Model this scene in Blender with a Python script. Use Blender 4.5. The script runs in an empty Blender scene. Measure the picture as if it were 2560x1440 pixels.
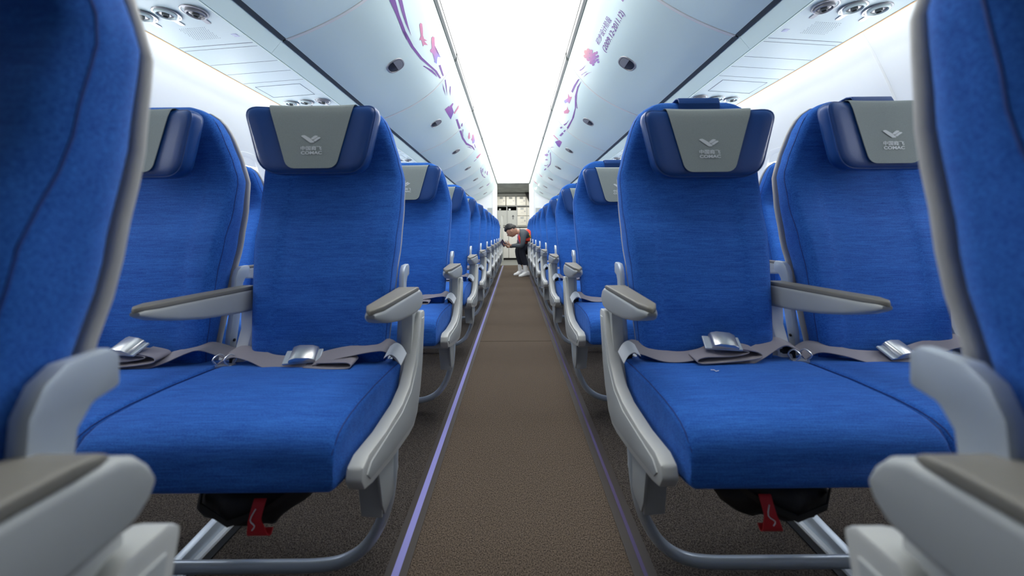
import bpy, bmesh, math, random
from mathutils import Vector, Matrix, Euler
random.seed(7)
PI = math.pi
S = bpy.context.scene
C = S.collection

# ------------------------------------------------------------------ camera, world, exposure
CAMX, CAMZ, FPX, ROLL = 0.007, 0.77, 900.0, math.radians(0.5)
VX, VY = 1285.0, 585.0                     # vanishing point in the 2560x1440 frame
cam = bpy.data.cameras.new('camera')
cam.sensor_width = 36.0
cam.lens = FPX / 2560 * 36.0
cam.shift_x = -(VX - 1280) / 2560
cam.shift_y = -(720 - VY) / 2560
cam.clip_start = 0.02
cam.dof.use_dof = True
cam.dof.focus_distance = 1.9
cam.dof.aperture_fstop = 2.8
camo = bpy.data.objects.new('camera', cam)
C.objects.link(camo)
camo.matrix_world = Matrix.Translation((CAMX, 0, CAMZ)) @ Matrix.Rotation(PI / 2, 4, 'X') @ Matrix.Rotation(-ROLL, 4, 'Z')
S.camera = camo
w = bpy.data.worlds.new('world'); S.world = w; w.use_nodes = True
w.node_tree.nodes['Background'].inputs[0].default_value = (0.80, 0.90, 1.0, 1)
w.node_tree.nodes['Background'].inputs[1].default_value = 0.05
S.view_settings.view_transform = 'Standard'
S.view_settings.look = 'None'
S.view_settings.gamma = 1
S.view_settings.exposure = 0.15
S.view_settings.use_curve_mapping = False
S.cycles.use_denoising = True
S.cycles.max_bounces = 8
S.cycles.diffuse_bounces = 5
S.cycles.sample_clamp_indirect = 6
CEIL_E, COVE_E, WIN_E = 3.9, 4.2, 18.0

def ray(px, py):
    """direction from the camera through a pixel (unit depth along +Y)"""
    a, b = (px - VX) / FPX, (VY - py) / FPX
    c, s = math.cos(ROLL), math.sin(ROLL)
    return Vector((a * c + b * s, 1.0, b * c - a * s))
def at(px, py, Y):
    d = ray(px, py)
    return Vector((CAMX + d.x * Y, Y, CAMZ + d.z * Y))

# ------------------------------------------------------------------ materials
def mat(name, col, rough=0.5, metal=0.0, emit=None, estr=0.0, spec=0.5, noise=None, bump=None, trans=0):
    """noise=(scale xyz, amount, detail); bump=(scale xyz, strength)"""
    m = bpy.data.materials.new(name); m.use_nodes = True
    nt = m.node_tree; b = nt.nodes['Principled BSDF']
    b.inputs['Base Color'].default_value = (*col, 1)
    b.inputs['Roughness'].default_value = rough
    b.inputs['Metallic'].default_value = metal
    b.inputs['Specular IOR Level'].default_value = spec
    if trans: b.inputs['Transmission Weight'].default_value = trans
    if emit:
        b.inputs['Emission Color'].default_value = (*emit, 1)
        b.inputs['Emission Strength'].default_value = estr
    tc = None
    def coords(sc):
        nonlocal tc
        tc = tc or nt.nodes.new('ShaderNodeTexCoord')
        mp = nt.nodes.new('ShaderNodeMapping')
        mp.inputs['Scale'].default_value = sc
        nt.links.new(tc.outputs['Object'], mp.inputs[0])
        return mp.outputs[0]
    if noise:
        sc, amt, det = noise
        n = nt.nodes.new('ShaderNodeTexNoise'); n.inputs['Scale'].default_value = 1
        n.inputs['Detail'].default_value = det
        nt.links.new(coords(sc), n.inputs['Vector'])
        r = nt.nodes.new('ShaderNodeMapRange')
        r.inputs['From Min'].default_value = 0.3; r.inputs['From Max'].default_value = 0.7
        r.inputs['To Min'].default_value = 1 - amt; r.inputs['To Max'].default_value = 1 + amt
        nt.links.new(n.outputs['Fac'], r.inputs['Value'])
        v = nt.nodes.new('ShaderNodeVectorMath'); v.operation = 'SCALE'
        v.inputs[0].default_value = col
        nt.links.new(r.outputs[0], v.inputs['Scale'])
        nt.links.new(v.outputs[0], b.inputs['Base Color'])
    if bump:
        sc, st = bump
        n = nt.nodes.new('ShaderNodeTexNoise'); n.inputs['Scale'].default_value = 1
        n.inputs['Detail'].default_value = 2
        nt.links.new(coords(sc), n.inputs['Vector'])
        bp = nt.nodes.new('ShaderNodeBump'); bp.inputs['Strength'].default_value = st
        bp.inputs['Distance'].default_value = 0.002
        nt.links.new(n.outputs['Fac'], bp.inputs['Height'])
        nt.links.new(bp.outputs[0], b.inputs['Normal'])
    return m

M = {}
def fabric(name, c1, c2):
    m = mat(name, c1, 0.85, spec=0.25)
    nt = m.node_tree; b = nt.nodes['Principled BSDF']
    tc = nt.nodes.new('ShaderNodeTexCoord')
    def noise(sc, det=2):
        mp = nt.nodes.new('ShaderNodeMapping'); mp.inputs['Scale'].default_value = sc
        nt.links.new(tc.outputs['Object'], mp.inputs[0])
        n = nt.nodes.new('ShaderNodeTexNoise'); n.inputs['Scale'].default_value = 1; n.inputs['Detail'].default_value = det
        nt.links.new(mp.outputs[0], n.inputs['Vector']); return n.outputs['Fac']
    a = noise((22, 420, 420)); d = noise((520, 520, 520), 1); e = noise((3, 60, 60), 1)
    mx = nt.nodes.new('ShaderNodeMath'); mx.operation = 'ADD'; nt.links.new(a, mx.inputs[0]); nt.links.new(d, mx.inputs[1])
    m2 = nt.nodes.new('ShaderNodeMath'); m2.operation = 'MULTIPLY_ADD'; nt.links.new(e, m2.inputs[0]); m2.inputs[1].default_value = 0.35
    nt.links.new(mx.outputs[0], m2.inputs[2])
    r = nt.nodes.new('ShaderNodeMapRange'); r.inputs['From Min'].default_value = 0.85; r.inputs['From Max'].default_value = 1.5
    nt.links.new(m2.outputs[0], r.inputs['Value'])
    mix = nt.nodes.new('ShaderNodeMix'); mix.data_type = 'RGBA'
    mix.inputs['A'].default_value = (*c1, 1); mix.inputs['B'].default_value = (*c2, 1)
    nt.links.new(r.outputs[0], mix.inputs['Factor']); nt.links.new(mix.outputs['Result'], b.inputs['Base Color'])
    bp = nt.nodes.new('ShaderNodeBump'); bp.inputs['Strength'].default_value = 0.25; bp.inputs['Distance'].default_value = 0.001
    nt.links.new(mx.outputs[0], bp.inputs['Height'])
    # soft broad creases of the stretched cover
    c = noise((5, 11, 6), 1)
    bp2 = nt.nodes.new('ShaderNodeBump'); bp2.inputs['Strength'].default_value = 0.35; bp2.inputs['Distance'].default_value = 0.02
    nt.links.new(c, bp2.inputs['Height']); nt.links.new(bp.outputs[0], bp2.inputs['Normal'])
    nt.links.new(bp2.outputs[0], b.inputs['Normal'])
    b.inputs['Sheen Weight'].default_value = 0.15
    b.inputs['Sheen Tint'].default_value = (0.3, 0.5, 1, 1)
    return m
M['blue'] = fabric('blue_fabric', (0.012, 0.075, 0.36), (0.032, 0.165, 0.58))
M['leather'] = mat('blue_leather', (0.008, 0.052, 0.22), 0.36, bump=((300, 300, 300), 0.08))
M['seam'] = mat('dark_blue_seam', (0.008, 0.042, 0.22), 0.7)
M['cover'] = mat('grey_cover_cloth', (0.25, 0.29, 0.29), 0.8, bump=((40, 40, 40), 0.15), noise=((600, 600, 600), 0.06, 1))
M['thread'] = mat('silver_thread', (0.62, 0.66, 0.69), 0.5)
M['shell'] = mat('warm_grey_shell', (0.46, 0.45, 0.43), 0.45)
M['arm'] = mat('light_grey_plastic', (0.38, 0.40, 0.40), 0.42)
M['pad'] = mat('taupe_arm_pad', (0.19, 0.18, 0.155), 0.5)
M['panel'] = mat('pale_grey_panel', (0.50, 0.51, 0.49), 0.4)
M['alu'] = mat('silver_metal', (0.50, 0.56, 0.62), 0.38, metal=0.35)
M['alu_white'] = mat('white_metal', (0.78, 0.80, 0.82), 0.4)
M['mech'] = mat('dark_hinge', (0.02, 0.02, 0.022), 0.5, metal=0.3)
M['belt'] = mat('grey_webbing', (0.29, 0.27, 0.30), 0.45, bump=((900, 30, 900), 0.2))
M['label'] = mat('white_label', (0.75, 0.78, 0.82), 0.6)
M['buckle'] = mat('satin_buckle', (0.62, 0.63, 0.64), 0.3, metal=0.8)
M['black'] = mat('black_cloth', (0.008, 0.008, 0.009), 0.6, bump=((60, 60, 60), 0.8))
M['red'] = mat('red_tag', (0.55, 0.01, 0.02), 0.6)
M['carpet'] = mat('brown_carpet', (0.094, 0.072, 0.054), 0.95, spec=0.1, noise=((420, 300, 300), 1.1, 4), bump=((300, 220, 300), 0.9))
M['carpet2'] = mat('dark_grey_carpet', (0.062, 0.052, 0.045), 0.95, spec=0.1, noise=((420, 300, 300), 1.1, 4), bump=((300, 220, 300), 0.9))
M['gfloor'] = mat('grey_floor', (0.16, 0.17, 0.16), 0.6)
M['border'] = mat('brown_rubber', (0.035, 0.026, 0.02), 0.5)
M['purple_strip'] = mat('lilac_strip', (0.29, 0.28, 0.62), 0.3)
M['dim_strip'] = mat('dim_violet_strip', (0.09, 0.07, 0.14), 0.25)
M['track'] = mat('aluminium_track', (0.80, 0.84, 0.88), 0.45, metal=0.15)
M['bin'] = mat('cool_white_plastic', (0.76, 0.91, 0.89), 0.30)
M['psu'] = mat('cool_white_panel', (0.73, 0.86, 0.85), 0.45)
M['wall'] = mat('white_sidewall', (0.80, 0.81, 0.83), 0.5)
M['ceil'] = mat('white_ceiling', (0.85, 0.86, 0.84), 0.5)
M['gap'] = mat('dark_gap', (0.06, 0.07, 0.075), 0.5)
M['gapgrey'] = mat('grey_rubber_seal', (0.10, 0.11, 0.11), 0.4)
M['latch'] = mat('gunmetal_latch', (0.36, 0.36, 0.38), 0.35, metal=0.4)
M['latch2'] = mat('dark_latch_recess', (0.05, 0.05, 0.06), 0.3, metal=0.6)
M['line'] = mat('panel_line', (0.16, 0.21, 0.25), 0.5)
M['orange'] = mat('orange_edge', (0.80, 0.48, 0.18), 0.5)
M['glow_white'] = mat('glowing_white', (0.9, 0.9, 0.88), 0.5, emit=(1, 1.0, 0.97), estr=CEIL_E)  # glow added for the ceiling's cove-lit brightness; the sign plate shares it
M['cove'] = mat('cove_lamp', (0.9, 0.9, 0.9), 0.5, emit=(1, 0.985, 0.95), estr=COVE_E)
M['pane'] = mat('bright_window', (0.9, 0.9, 0.9), 0.3, emit=(0.93, 0.97, 1.0), estr=WIN_E)
M['galley'] = mat('galley_grey', (0.36, 0.37, 0.35), 0.4)
M['box'] = mat('galley_box_metal', (0.62, 0.61, 0.55), 0.35, metal=0.25)
M['cart'] = mat('cart_grey', (0.40, 0.42, 0.41), 0.4)
M['cartw'] = mat('cart_white', (0.66, 0.66, 0.64), 0.4)
M['dark'] = mat('black_recess', (0.004, 0.005, 0.008), 0.6)
M['gceil'] = mat('galley_ceiling_grey', (0.25, 0.27, 0.26), 0.6, noise=((4, 4, 4), 0.25, 3))
M['skin'] = mat('skin', (0.50, 0.27, 0.18), 0.5)
M['hair'] = mat('black_hair', (0.008, 0.007, 0.007), 0.5, bump=((200, 200, 200), 0.8))
M['shirt'] = mat('charcoal_shirt', (0.065, 0.075, 0.085), 0.85)
M['vest'] = mat('orange_red_vest', (0.85, 0.055, 0.03), 0.6)
M['navy'] = mat('navy_trousers', (0.006, 0.008, 0.02), 0.8)
M['shoe'] = mat('white_shoe', (0.82, 0.82, 0.80), 0.5)
M['lip'] = mat('lip', (0.36, 0.12, 0.10), 0.5)
M['phone'] = mat('violet_grey_phone', (0.10, 0.09, 0.16), 0.2)
M['screen'] = mat('phone_screen', (0.02, 0.02, 0.04), 0.1)
M['lamp'] = mat('small_lamp', (1, 1, 1), 0.5, emit=(1, 1, 1), estr=9)
M['signtext'] = mat('pale_sign_letters', (0.62, 0.54, 0.54), 0.6)
M['rose'] = mat('faded_red', (0.5, 0.02, 0.02), 0.6)
M['yellow'] = mat('reflective_yellow', (0.75, 0.55, 0.06), 0.5)
def ramp_mat(name, stops, axis=1):
    m = mat(name, (0.3, 0.1, 0.5), 0.45); nt = m.node_tree
    tc = nt.nodes.new('ShaderNodeTexCoord'); sx = nt.nodes.new('ShaderNodeSeparateXYZ')
    nt.links.new(tc.outputs['Generated'], sx.inputs[0])
    cr = nt.nodes.new('ShaderNodeValToRGB'); e = cr.color_ramp.elements
    e[0].position, e[0].color = stops[0][0], (*stops[0][1], 1)
    e[1].position, e[1].color = stops[-1][0], (*stops[-1][1], 1)
    for p, c in stops[1:-1]:
        x = e.new(p); x.color = (*c, 1)
    nt.links.new(sx.outputs[axis], cr.inputs[0]); nt.links.new(cr.outputs[0], nt.nodes['Principled BSDF'].inputs['Base Color'])
    return m
M['purple'] = mat('purple_decal', (0.22, 0.075, 0.36), 0.45)
M['violet'] = mat('soft_violet_decal', (0.36, 0.19, 0.46), 0.45)
M['pinkblue'] = ramp_mat('pink_to_blue_decal', [(0, (0.70, 0.20, 0.32)), (0.55, (0.50, 0.20, 0.50)), (1, (0.22, 0.30, 0.75))])
M['pink'] = mat('pink_decal', (0.66, 0.22, 0.38), 0.45)
M['bloom'] = ramp_mat('flower_decal', [(0, (0.80, 0.36, 0.34)), (0.45, (0.60, 0.24, 0.48)), (1, (0.25, 0.14, 0.55))], 0)
M['tower'] = ramp_mat('tower_decal', [(0, (0.40, 0.12, 0.45)), (1, (0.16, 0.08, 0.45))])

# ------------------------------------------------------------------ helpers
def link(name, me, m=None, parent=None, smooth=True, angle=None):
    o = bpy.data.objects.new(name, me); C.objects.link(o)
    if m is not None:
        for x in (m if isinstance(m, (list, tuple)) else [m]): me.materials.append(M[x] if isinstance(x, str) else x)
    if smooth:
        me.shade_smooth()
        if angle: me.set_sharp_from_angle(angle=math.radians(angle))
    if parent: o.parent = parent
    return o
class MB:
    """collects geometry for ONE mesh"""
    def __init__(s): s.v, s.f, s.mi = [], [], []; s.cur = 0
    def add(s, vs, fs):
        n = len(s.v); s.v += [tuple(v) for v in vs]; s.f += [tuple(i + n for i in f) for f in fs]; s.mi += [s.cur] * len(fs); return s
    def loft(s, loops, cap=True, closed=True):
        n = len(loops[0]); vs = [p for l in loops for p in l]; fs = []
        for k in range(len(loops) - 1):
            for i in range(n if closed else n - 1):
                j = (i + 1) % n
                fs.append((k * n + i, k * n + j, (k + 1) * n + j, (k + 1) * n + i))
        if cap:
            fs.append(tuple(range(n))[::-1]); fs.append(tuple((len(loops) - 1) * n + i for i in range(n)))
        return s.add(vs, fs)
    def box(s, a, b, bev=0.0, rot=None, piv=None):
        bm = bmesh.new(); bmesh.ops.create_cube(bm, size=1)
        for v in bm.verts:
            v.co = Vector(((a[i] + b[i]) / 2 + v.co[i] * (b[i] - a[i]) for i in range(3)))
        if bev: bmesh.ops.bevel(bm, geom=bm.edges[:], offset=bev, segments=2, profile=0.6, affect='EDGES')
        return s._bm(bm, rot, piv)
    def _bm(s, bm, rot=None, piv=None):
        bm.verts.ensure_lookup_table()
        vs = [v.co.copy() for v in bm.verts]
        if rot is not None: vs = [piv + rot @ (v - piv) for v in vs]
        s.add(vs, [tuple(v.index for v in f.verts) for f in bm.faces]); bm.free(); return s
    def prism(s, poly, x0, x1, bev=0.0, axis=0, seg=2):
        """poly in the plane across `axis`, extruded from x0 to x1"""
        bm = bmesh.new()
        def P(a, b, x): return ((x, a, b), (a, x, b), (a, b, x))[axis]
        A = [bm.verts.new(P(a, b, x0)) for a, b in poly]; B = [bm.verts.new(P(a, b, x1)) for a, b in poly]
        n = len(poly); bm.faces.new(A); bm.faces.new(B[::-1])
        for i in range(n): bm.faces.new((A[i], B[i], B[(i + 1) % n], A[(i + 1) % n]))
        bmesh.ops.recalc_face_normals(bm, faces=bm.faces[:])
        if bev:
            es = [e for e in bm.edges if len(e.link_faces) == 2 and e.calc_face_angle(0) > 0.6]
            bmesh.ops.bevel(bm, geom=es, offset=bev, segments=seg, profile=0.6, affect='EDGES')
        bmesh.ops.triangulate(bm, faces=[f for f in bm.faces if len(f.verts) > 4])
        return s._bm(bm)
    def tube(s, pts, r, n=10, rs=None):
        pts = [Vector(p) for p in pts]; loops = []; up = Vector((0.13, 0.21, 0.97))
        prev = None
        for i, p in enumerate(pts):
            t = (pts[min(i + 1, len(pts) - 1)] - pts[max(i - 1, 0)]).normalized()
            if prev is None:
                u = t.cross(up); u = u.normalized() if u.length > 0.05 else t.cross(Vector((1, 0, 0))).normalized()
            else: u = (prev - t * prev.dot(t)).normalized()
            prev = u; v = t.cross(u); rr = rs[i] if rs else r
            loops.append([p + u * (rr * math.cos(2 * PI * k / n)) + v * (rr * math.sin(2 * PI * k / n)) for k in range(n)])
        return s.loft(loops)
    def ribbon(s, pts, wv, width, th=0.0012):
        """flat band along pts; wv = list (or one) of width directions"""
        loops = []; pts = [Vector(p) for p in pts]
        for i, p in enumerate(pts):
            d = Vector(wv[i] if isinstance(wv, list) else wv).normalized()
            t = (pts[min(i + 1, len(pts) - 1)] - pts[max(i - 1, 0)]).normalized(); nrm = t.cross(d).normalized()
            a, b = p - d * width / 2, p + d * width / 2
            loops.append([a - nrm * th, b - nrm * th, b + nrm * th, a + nrm * th])
        return s.loft(loops)
    def disc_stack(s, c, prof, n=24, axes=None):
        """lathe: prof = [(r, h)], around axis h"""
        u, v, w_ = axes or (Vector((1, 0, 0)), Vector((0, 1, 0)), Vector((0, 0, 1)))
        c = Vector(c)
        return s.loft([[c + u * (r * math.cos(2 * PI * k / n)) + v * (r * math.sin(2 * PI * k / n)) + w_ * h for k in range(n)] for r, h in prof])
    def build(s, name, m, parent=None, smooth=True, angle=40):
        me = bpy.data.meshes.new(name); me.from_pydata(s.v, [], s.f); me.update()
        o = link(name, me, m, parent, smooth, angle)
        if any(s.mi):
            for p, i in zip(me.polygons, s.mi): p.material_index = i
        bm = bmesh.new(); bm.from_mesh(me); bmesh.ops.recalc_face_normals(bm, faces=bm.faces[:]); bm.to_mesh(me); bm.free()
        return o
def smooth_pts(pts, n=6):
    """Catmull-Rom through pts"""
    P = [Vector(p) for p in pts]; out = []
    for i in range(len(P) - 1):
        a, b, c, d = P[max(i - 1, 0)], P[i], P[i + 1], P[min(i + 2, len(P) - 1)]
        for k in range(n):
            t = k / n
            out.append(0.5 * ((2 * b) + (c - a) * t + (2 * a - 5 * b + 4 * c - d) * t * t + (3 * b - a - 3 * c + d) * t ** 3))
    out.append(P[-1]); return out
def lerp_table(tab, x):
    if x <= tab[0][0]: return tab[0][1:]
    for a, b in zip(tab, tab[1:]):
        if x <= b[0]:
            t = (x - a[0]) / (b[0] - a[0]); t = t * t * (3 - 2 * t) * 0.5 + t * 0.5
            return tuple(p + (q - p) * t for p, q in zip(a[1:], b[1:]))
    return tab[-1][1:]
def rrect(hw, hh, r, nx=10, ny=4, nc=5):
    """rounded rectangle loop (a, b), counter-clockwise, starting bottom-left corner end"""
    r = min(r, hw * 0.999, hh * 0.999); out = []
    def seg(p, q, n):
        for k in range(n): out.append((p[0] + (q[0] - p[0]) * k / n, p[1] + (q[1] - p[1]) * k / n))
    def arc(cx, cy, a0, n):
        for k in range(n):
            a = a0 + (PI / 2) * k / n; out.append((cx + r * math.cos(a), cy + r * math.sin(a)))
    seg((-hw + r, -hh), (hw - r, -hh), nx); arc(hw - r, -hh + r, -PI / 2, nc)
    seg((hw, -hh + r), (hw, hh - r), ny); arc(hw - r, hh - r, 0, nc)
    seg((hw - r, hh), (-hw + r, hh), nx); arc(-hw + r, hh - r, PI / 2, nc)
    seg((-hw, hh - r), (-hw, -hh + r), ny); arc(-hw + r, -hh + r, PI, nc)
    return out
def empty(name, loc, label=None, cat=None, group=None):
    o = bpy.data.objects.new(name, None); C.objects.link(o); o.location = loc
    o.empty_display_size = 0.1
    return tag(o, label, cat, group) if label else o
def tag(o, label=None, cat=None, group=None, kind=None):
    if label: o['label'] = label
    if cat: o['category'] = cat
    if group: o['group'] = group
    if kind: o['kind'] = kind
    return o
def struct(o): o['kind'] = 'structure'; return o
def copy_tree(o, kids, parent=None):
    c = o.copy(); C.objects.link(c)
    if parent is not None: c.parent = parent
    for ch in kids.get(o.name, []): copy_tree(ch, kids, c)
    return c
def kids_map():
    k = {}
    for o in C.objects:
        if o.parent: k.setdefault(o.parent.name, []).append(o)
    return k
def text_verts(body, bold=0.0, shear=0.0, dense=0):
    """text as 2D verts + faces, normalised to its box (0..1, 0..1), with its aspect"""
    c = bpy.data.curves.new('t', 'FONT'); c.body = body; c.offset = bold; c.resolution_u = 3; c.shear = shear
    o = bpy.data.objects.new('t', c); C.objects.link(o)
    dg = bpy.context.evaluated_depsgraph_get(); me = bpy.data.meshes.new_from_object(o.evaluated_get(dg))
    v = [(p.co.x, p.co.y) for p in me.vertices]; f = [tuple(p.vertices) for p in me.polygons]
    x0, x1 = min(a for a, _ in v), max(a for a, _ in v); y0, y1 = min(b for _, b in v), max(b for _, b in v)
    bpy.data.objects.remove(o); bpy.data.meshes.remove(me); bpy.data.curves.remove(c)
    return [((a - x0) / (x1 - x0), (b - y0) / (y1 - y0)) for a, b in v], f, (x1 - x0) / (y1 - y0)

# ------------------------------------------------------------------ floor
YE, YG = 8.75, 10.7        # end of the cabin (partition) and galley front
Y0 = -1.2
b = MB(); b.box((-1.9, Y0, -0.06), (1.9, YE + 0.13, -0.004)); struct(b.build('floor', 'carpet2', smooth=False))
b = MB()
b.prism([(Y0, -0.004), (2.583, -0.004), (2.583, 0.0), (Y0, 0.0)], -0.255, 0.28)
b.prism([(2.589, -0.004), (6.4, -0.004), (6.4, 0.0), (2.589, 0.0)], -0.255, 0.28)
b.prism([(6.406, -0.004), (YE + 0.13, -0.004), (YE + 0.13, 0.0), (6.406, 0.0)], -0.255, 0.28)
tag(b.build('aisle_carpet', 'carpet', smooth=False), 'brown carpet runner laid down the aisle between the seats', 'carpet')
b = MB(); b.box((-1.9, YE + 0.13, -0.06), (1.9, YG + 0.8, -0.002)); struct(b.build('floor', 'gfloor', smooth=False))
def strip(x, wid, m, label):
    o = empty('floor_path_strip', (x, Y0, 0), label, 'floor path strip')
    q = MB(); q.box((-0.026, 0, -0.004), (0.026, YE - Y0, 0.0025), 0.0008); q.build('strip_border', 'border', o, smooth=False)
    q = MB(); q.box((-wid / 2, 0, 0.001), (wid / 2, YE - Y0, 0.0035)); q.build('strip_insert', m, o, smooth=False)
strip(-0.268, 0.017, 'purple_strip', 'bright lilac glow strip in brown edging left of the aisle carpet')
strip(0.296, 0.009, 'dim_strip', 'thin dull violet strip in dark edging right of the aisle carpet')
for s, lab in ((-1, 'silver seat rail in the floor beneath the left seats'), (1, 'silver seat rail in the floor beneath the right seats')):
    o = empty('seat_track', (s * 0.77, Y0, 0), lab, 'seat rail')
    q = MB(); q.box((-0.022, 0, -0.004), (0.022, YE - Y0 - 0.1, 0.006), 0.0015); q.build('rail', 'track', o, smooth=False)
    q = MB(); q.box((-0.004, 0, 0.004), (0.004, YE - Y0 - 0.1, 0.0065)); q.build('rail_slot', 'gapgrey', o, smooth=False)
    q = MB()
    q.box((-0.045, 0, -0.004), (-0.028, YE - Y0 - 0.1, 0.001)); q.box((0.028, 0, -0.004), (0.045, YE - Y0 - 0.1, 0.001))
    q.build('rail_cover_strip', 'dark', o, smooth=False)

# ------------------------------------------------------------------ cabin shell
WALL = smooth_pts([(1.72, 0, -0.004), (1.77, 0, 0.35), (1.78, 0, 0.75), (1.75, 0, 1.05), (1.68, 0, 1.32), (1.56, 0, 1.58), (1.44, 0, 1.75), (1.34, 0, 1.86)], 6)
def wall_x(z):
    for p, q in zip(WALL, WALL[1:]):
        if p.z <= z <= q.z: return p.x + (q.x - p.x) * (z - p.z) / (q.z - p.z)
    return WALL[-1].x
WINS = [2.30 + 0.53 * k for k in range(-3, 12)]
for s, nm in ((-1, 'left'), (1, 'right')):
    b = MB()
    outer = [(p.x + 0.05, p.z) for p in WALL][::-1]
    prof = [(s * p.x, p.z) for p in WALL] + [(s * x, z) for x, z in outer]
    b.loft([[(x, y, z) for x, z in prof] for y in (Y0, YE)])
    wo = struct(b.build('wall_' + nm, 'wall'))
    b = MB()
    for k in range(-1, 7):
        y = 1.57 + 1.06 * k
        pts = [(s * (p.x - 0.001), y, p.z) for p in WALL if p.z > 0.6]
        b.tube(pts, 0.007, 6)
    b.build('panel_seam', 'wall', wo)
n_win = 0
for s in (-1, 1):
    for y in WINS:
        n_win += 1
        zc = 1.10; x0, x1 = wall_x(zc - 0.19), wall_x(zc + 0.19)
        up = Vector((s * (x1 - x0), 0, 0.38)).normalized(); nrm = Vector((-s * up.z, 0, up.x * s)).normalized()
        if nrm.x * s > 0: nrm = -nrm
        c = Vector((s * (wall_x(zc)), y, zc)) + nrm * 0.004
        o = bpy.data.objects.new('window_%d' % n_win, None); C.objects.link(o); o.location = c; struct(o)
        def ring(hw, hh, r, h): return [Vector((0, 1, 0)) * a + up * bb + nrm * h for a, bb in rrect(hw, hh, r, 3, 4, 8)]
        q = MB(); L = [ring(0.155, 0.215, 0.13, 0.0), ring(0.15, 0.21, 0.125, 0.01), ring(0.125, 0.185, 0.11, 0.008), ring(0.115, 0.17, 0.10, -0.003)]
        q.loft(L, cap=False); q.build('window_frame', 'wall', o)
        q = MB(); q.loft([ring(0.116, 0.171, 0.10, -0.003), ring(0.116, 0.171, 0.10, 0.0)]); q.build('window_pane', 'pane', o, smooth=False)

# ceiling between the bins, with an added glowing panel under it in place of cove lighting
CB = [(0.385, 1.262), (0.33, 1.305), (0.20, 1.335), (0, 1.345)]
half = [(x, z + CAMZ) for x, z in CB]
prof = half + [(-x, z) for x, z in half[-2::-1]]
b = MB(); b.loft([[(x, y, z + 0.02) for x, z in prof] + [(x, y, z + 0.10) for x, z in prof[::-1]] for y in (Y0, YE)])
struct(b.build('ceiling', 'ceil'))
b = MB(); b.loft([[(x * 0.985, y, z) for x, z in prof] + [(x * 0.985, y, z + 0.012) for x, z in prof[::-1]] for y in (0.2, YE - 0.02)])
tag(b.build('added_ceiling_glow', 'glow_white'), 'long white ceiling surface between the overhead bins, with glow added in place of hidden cove lamps', 'added ceiling glow')
b = MB(); b.box((-0.42, YE - 0.02, 2.005), (0.42, YE, 2.16)); struct(b.build('trim_1', 'ceil', smooth=False))
sg = empty('exit_sign', (0, YE - 0.02, 2.045), 'pale exit sign lettering across the far end of the white ceiling', 'sign')
b = MB(); b.box((-0.21, -0.004, -0.028), (0.10, 0, 0.028), 0.001); b.build('sign_plate', 'glow_white', sg, smooth=False)
tv, tf, asp = text_verts('出口 EXIT', 0.01)
b = MB(); b.add([(-0.195 + u * 0.27, -0.006, -0.02 + v * 0.042) for u, v in tv], tf); b.build('sign_lettering', 'signtext', sg, smooth=False)
b = MB(); b.disc_stack((0, 0, 0), [(0.011, 0), (0.011, -0.006), (0.006, -0.012)], 14)
o = b.build('ceiling_sensor', 'dark'); o.location = (0.0, 7.8, 2.113); tag(o, 'tiny black dot sensor on the white ceiling near the galley', 'sensor')

# ------------------------------------------------------------------ overhead bins
DZ = CAMZ
DOOR = smooth_pts([(0.398, 0, 1.205 + DZ), (0.432, 0, 1.148 + DZ), (0.480, 0, 1.081 + DZ), (0.545, 0, 1.012 + DZ), (0.621, 0, 0.951 + DZ), (0.72, 0, 0.892 + DZ), (0.829, 0, 0.841 + DZ), (0.922, 0, 0.806 + DZ)], 5)
def arc_table():
    L = [0]
    for p, q in zip(DOOR, DOOR[1:]): L.append(L[-1] + (q - p).length)
    return L
ARC = arc_table()
def door_frame(s, Y, a):
    """point, tangent (down the door) and outward normal at arc length a"""
    a = min(max(a, 0), ARC[-1] - 1e-6)
    for i in range(len(ARC) - 1):
        if ARC[i] <= a <= ARC[i + 1]:
            t = (a - ARC[i]) / (ARC[i + 1] - ARC[i]); p = DOOR[i].lerp(DOOR[i + 1], t)
            T = (DOOR[i + 1] - DOOR[i]).normalized(); N = Vector((-T.z, 0, T.x)) * -1
            if N.z > 0: N = -N
            return Vector((s * p.x, Y, p.z)), Vector((s * T.x, 0, T.z)), Vector((s * N.x, 0, N.z))
def on_door(px, py, off=0.0013):
    """where the sight line through a photo pixel meets the door surface"""
    d = ray(px, py); s = 1 if px > 1285 else -1; best = None
    for i in range(len(DOOR) - 1):
        a, c = DOOR[i], DOOR[i + 1]
        ax, az, cx, cz = s * a.x - CAMX, a.z - CAMZ, s * c.x - CAMX, c.z - CAMZ
        fa, fc = ax * d.z - az * d.x, cx * d.z - cz * d.x
        if fa * fc <= 0:
            t = fa / (fa - fc); z = az + (cz - az) * t
            best = (i, t, z / d.z)
    if best is None:
        best = (0, 0.0, (DOOR[0].z - CAMZ) / d.z)
    i, t, Y = best
    p, T, N = door_frame(s, Y, ARC[i] + t * (ARC[i + 1] - ARC[i]))
    return p + N * off
SEAM = [0.434 + 1.04 * k for k in range(9)]
BIN_LABEL = {(-1, 0): 'white overhead bin at top left edge, nearest of the left bins',
             (-1, 1): 'white left overhead bin with the long purple swoosh and two pink airplanes',
             (-1, 2): 'white left overhead bin with a small purple tower decal beside its latch',
             (-1, 3): 'third full left overhead bin, curved purple swoosh around two tiny pink planes',
             (1, 0): 'white overhead bin at top right edge, nearest of the right bins',
             (1, 1): 'white right overhead bin with handwritten purple dates and a pink flower',
             (1, 2): 'white right overhead bin with long thin purple swoosh and two small pink planes',
             (1, 3): 'third full right overhead bin, with purple ship shaped decal'}
ORD = ['first', 'second', 'third', 'fourth', 'fifth', 'sixth', 'seventh', 'eighth', 'ninth', 'tenth', 'eleventh']
BINS = {}
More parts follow.
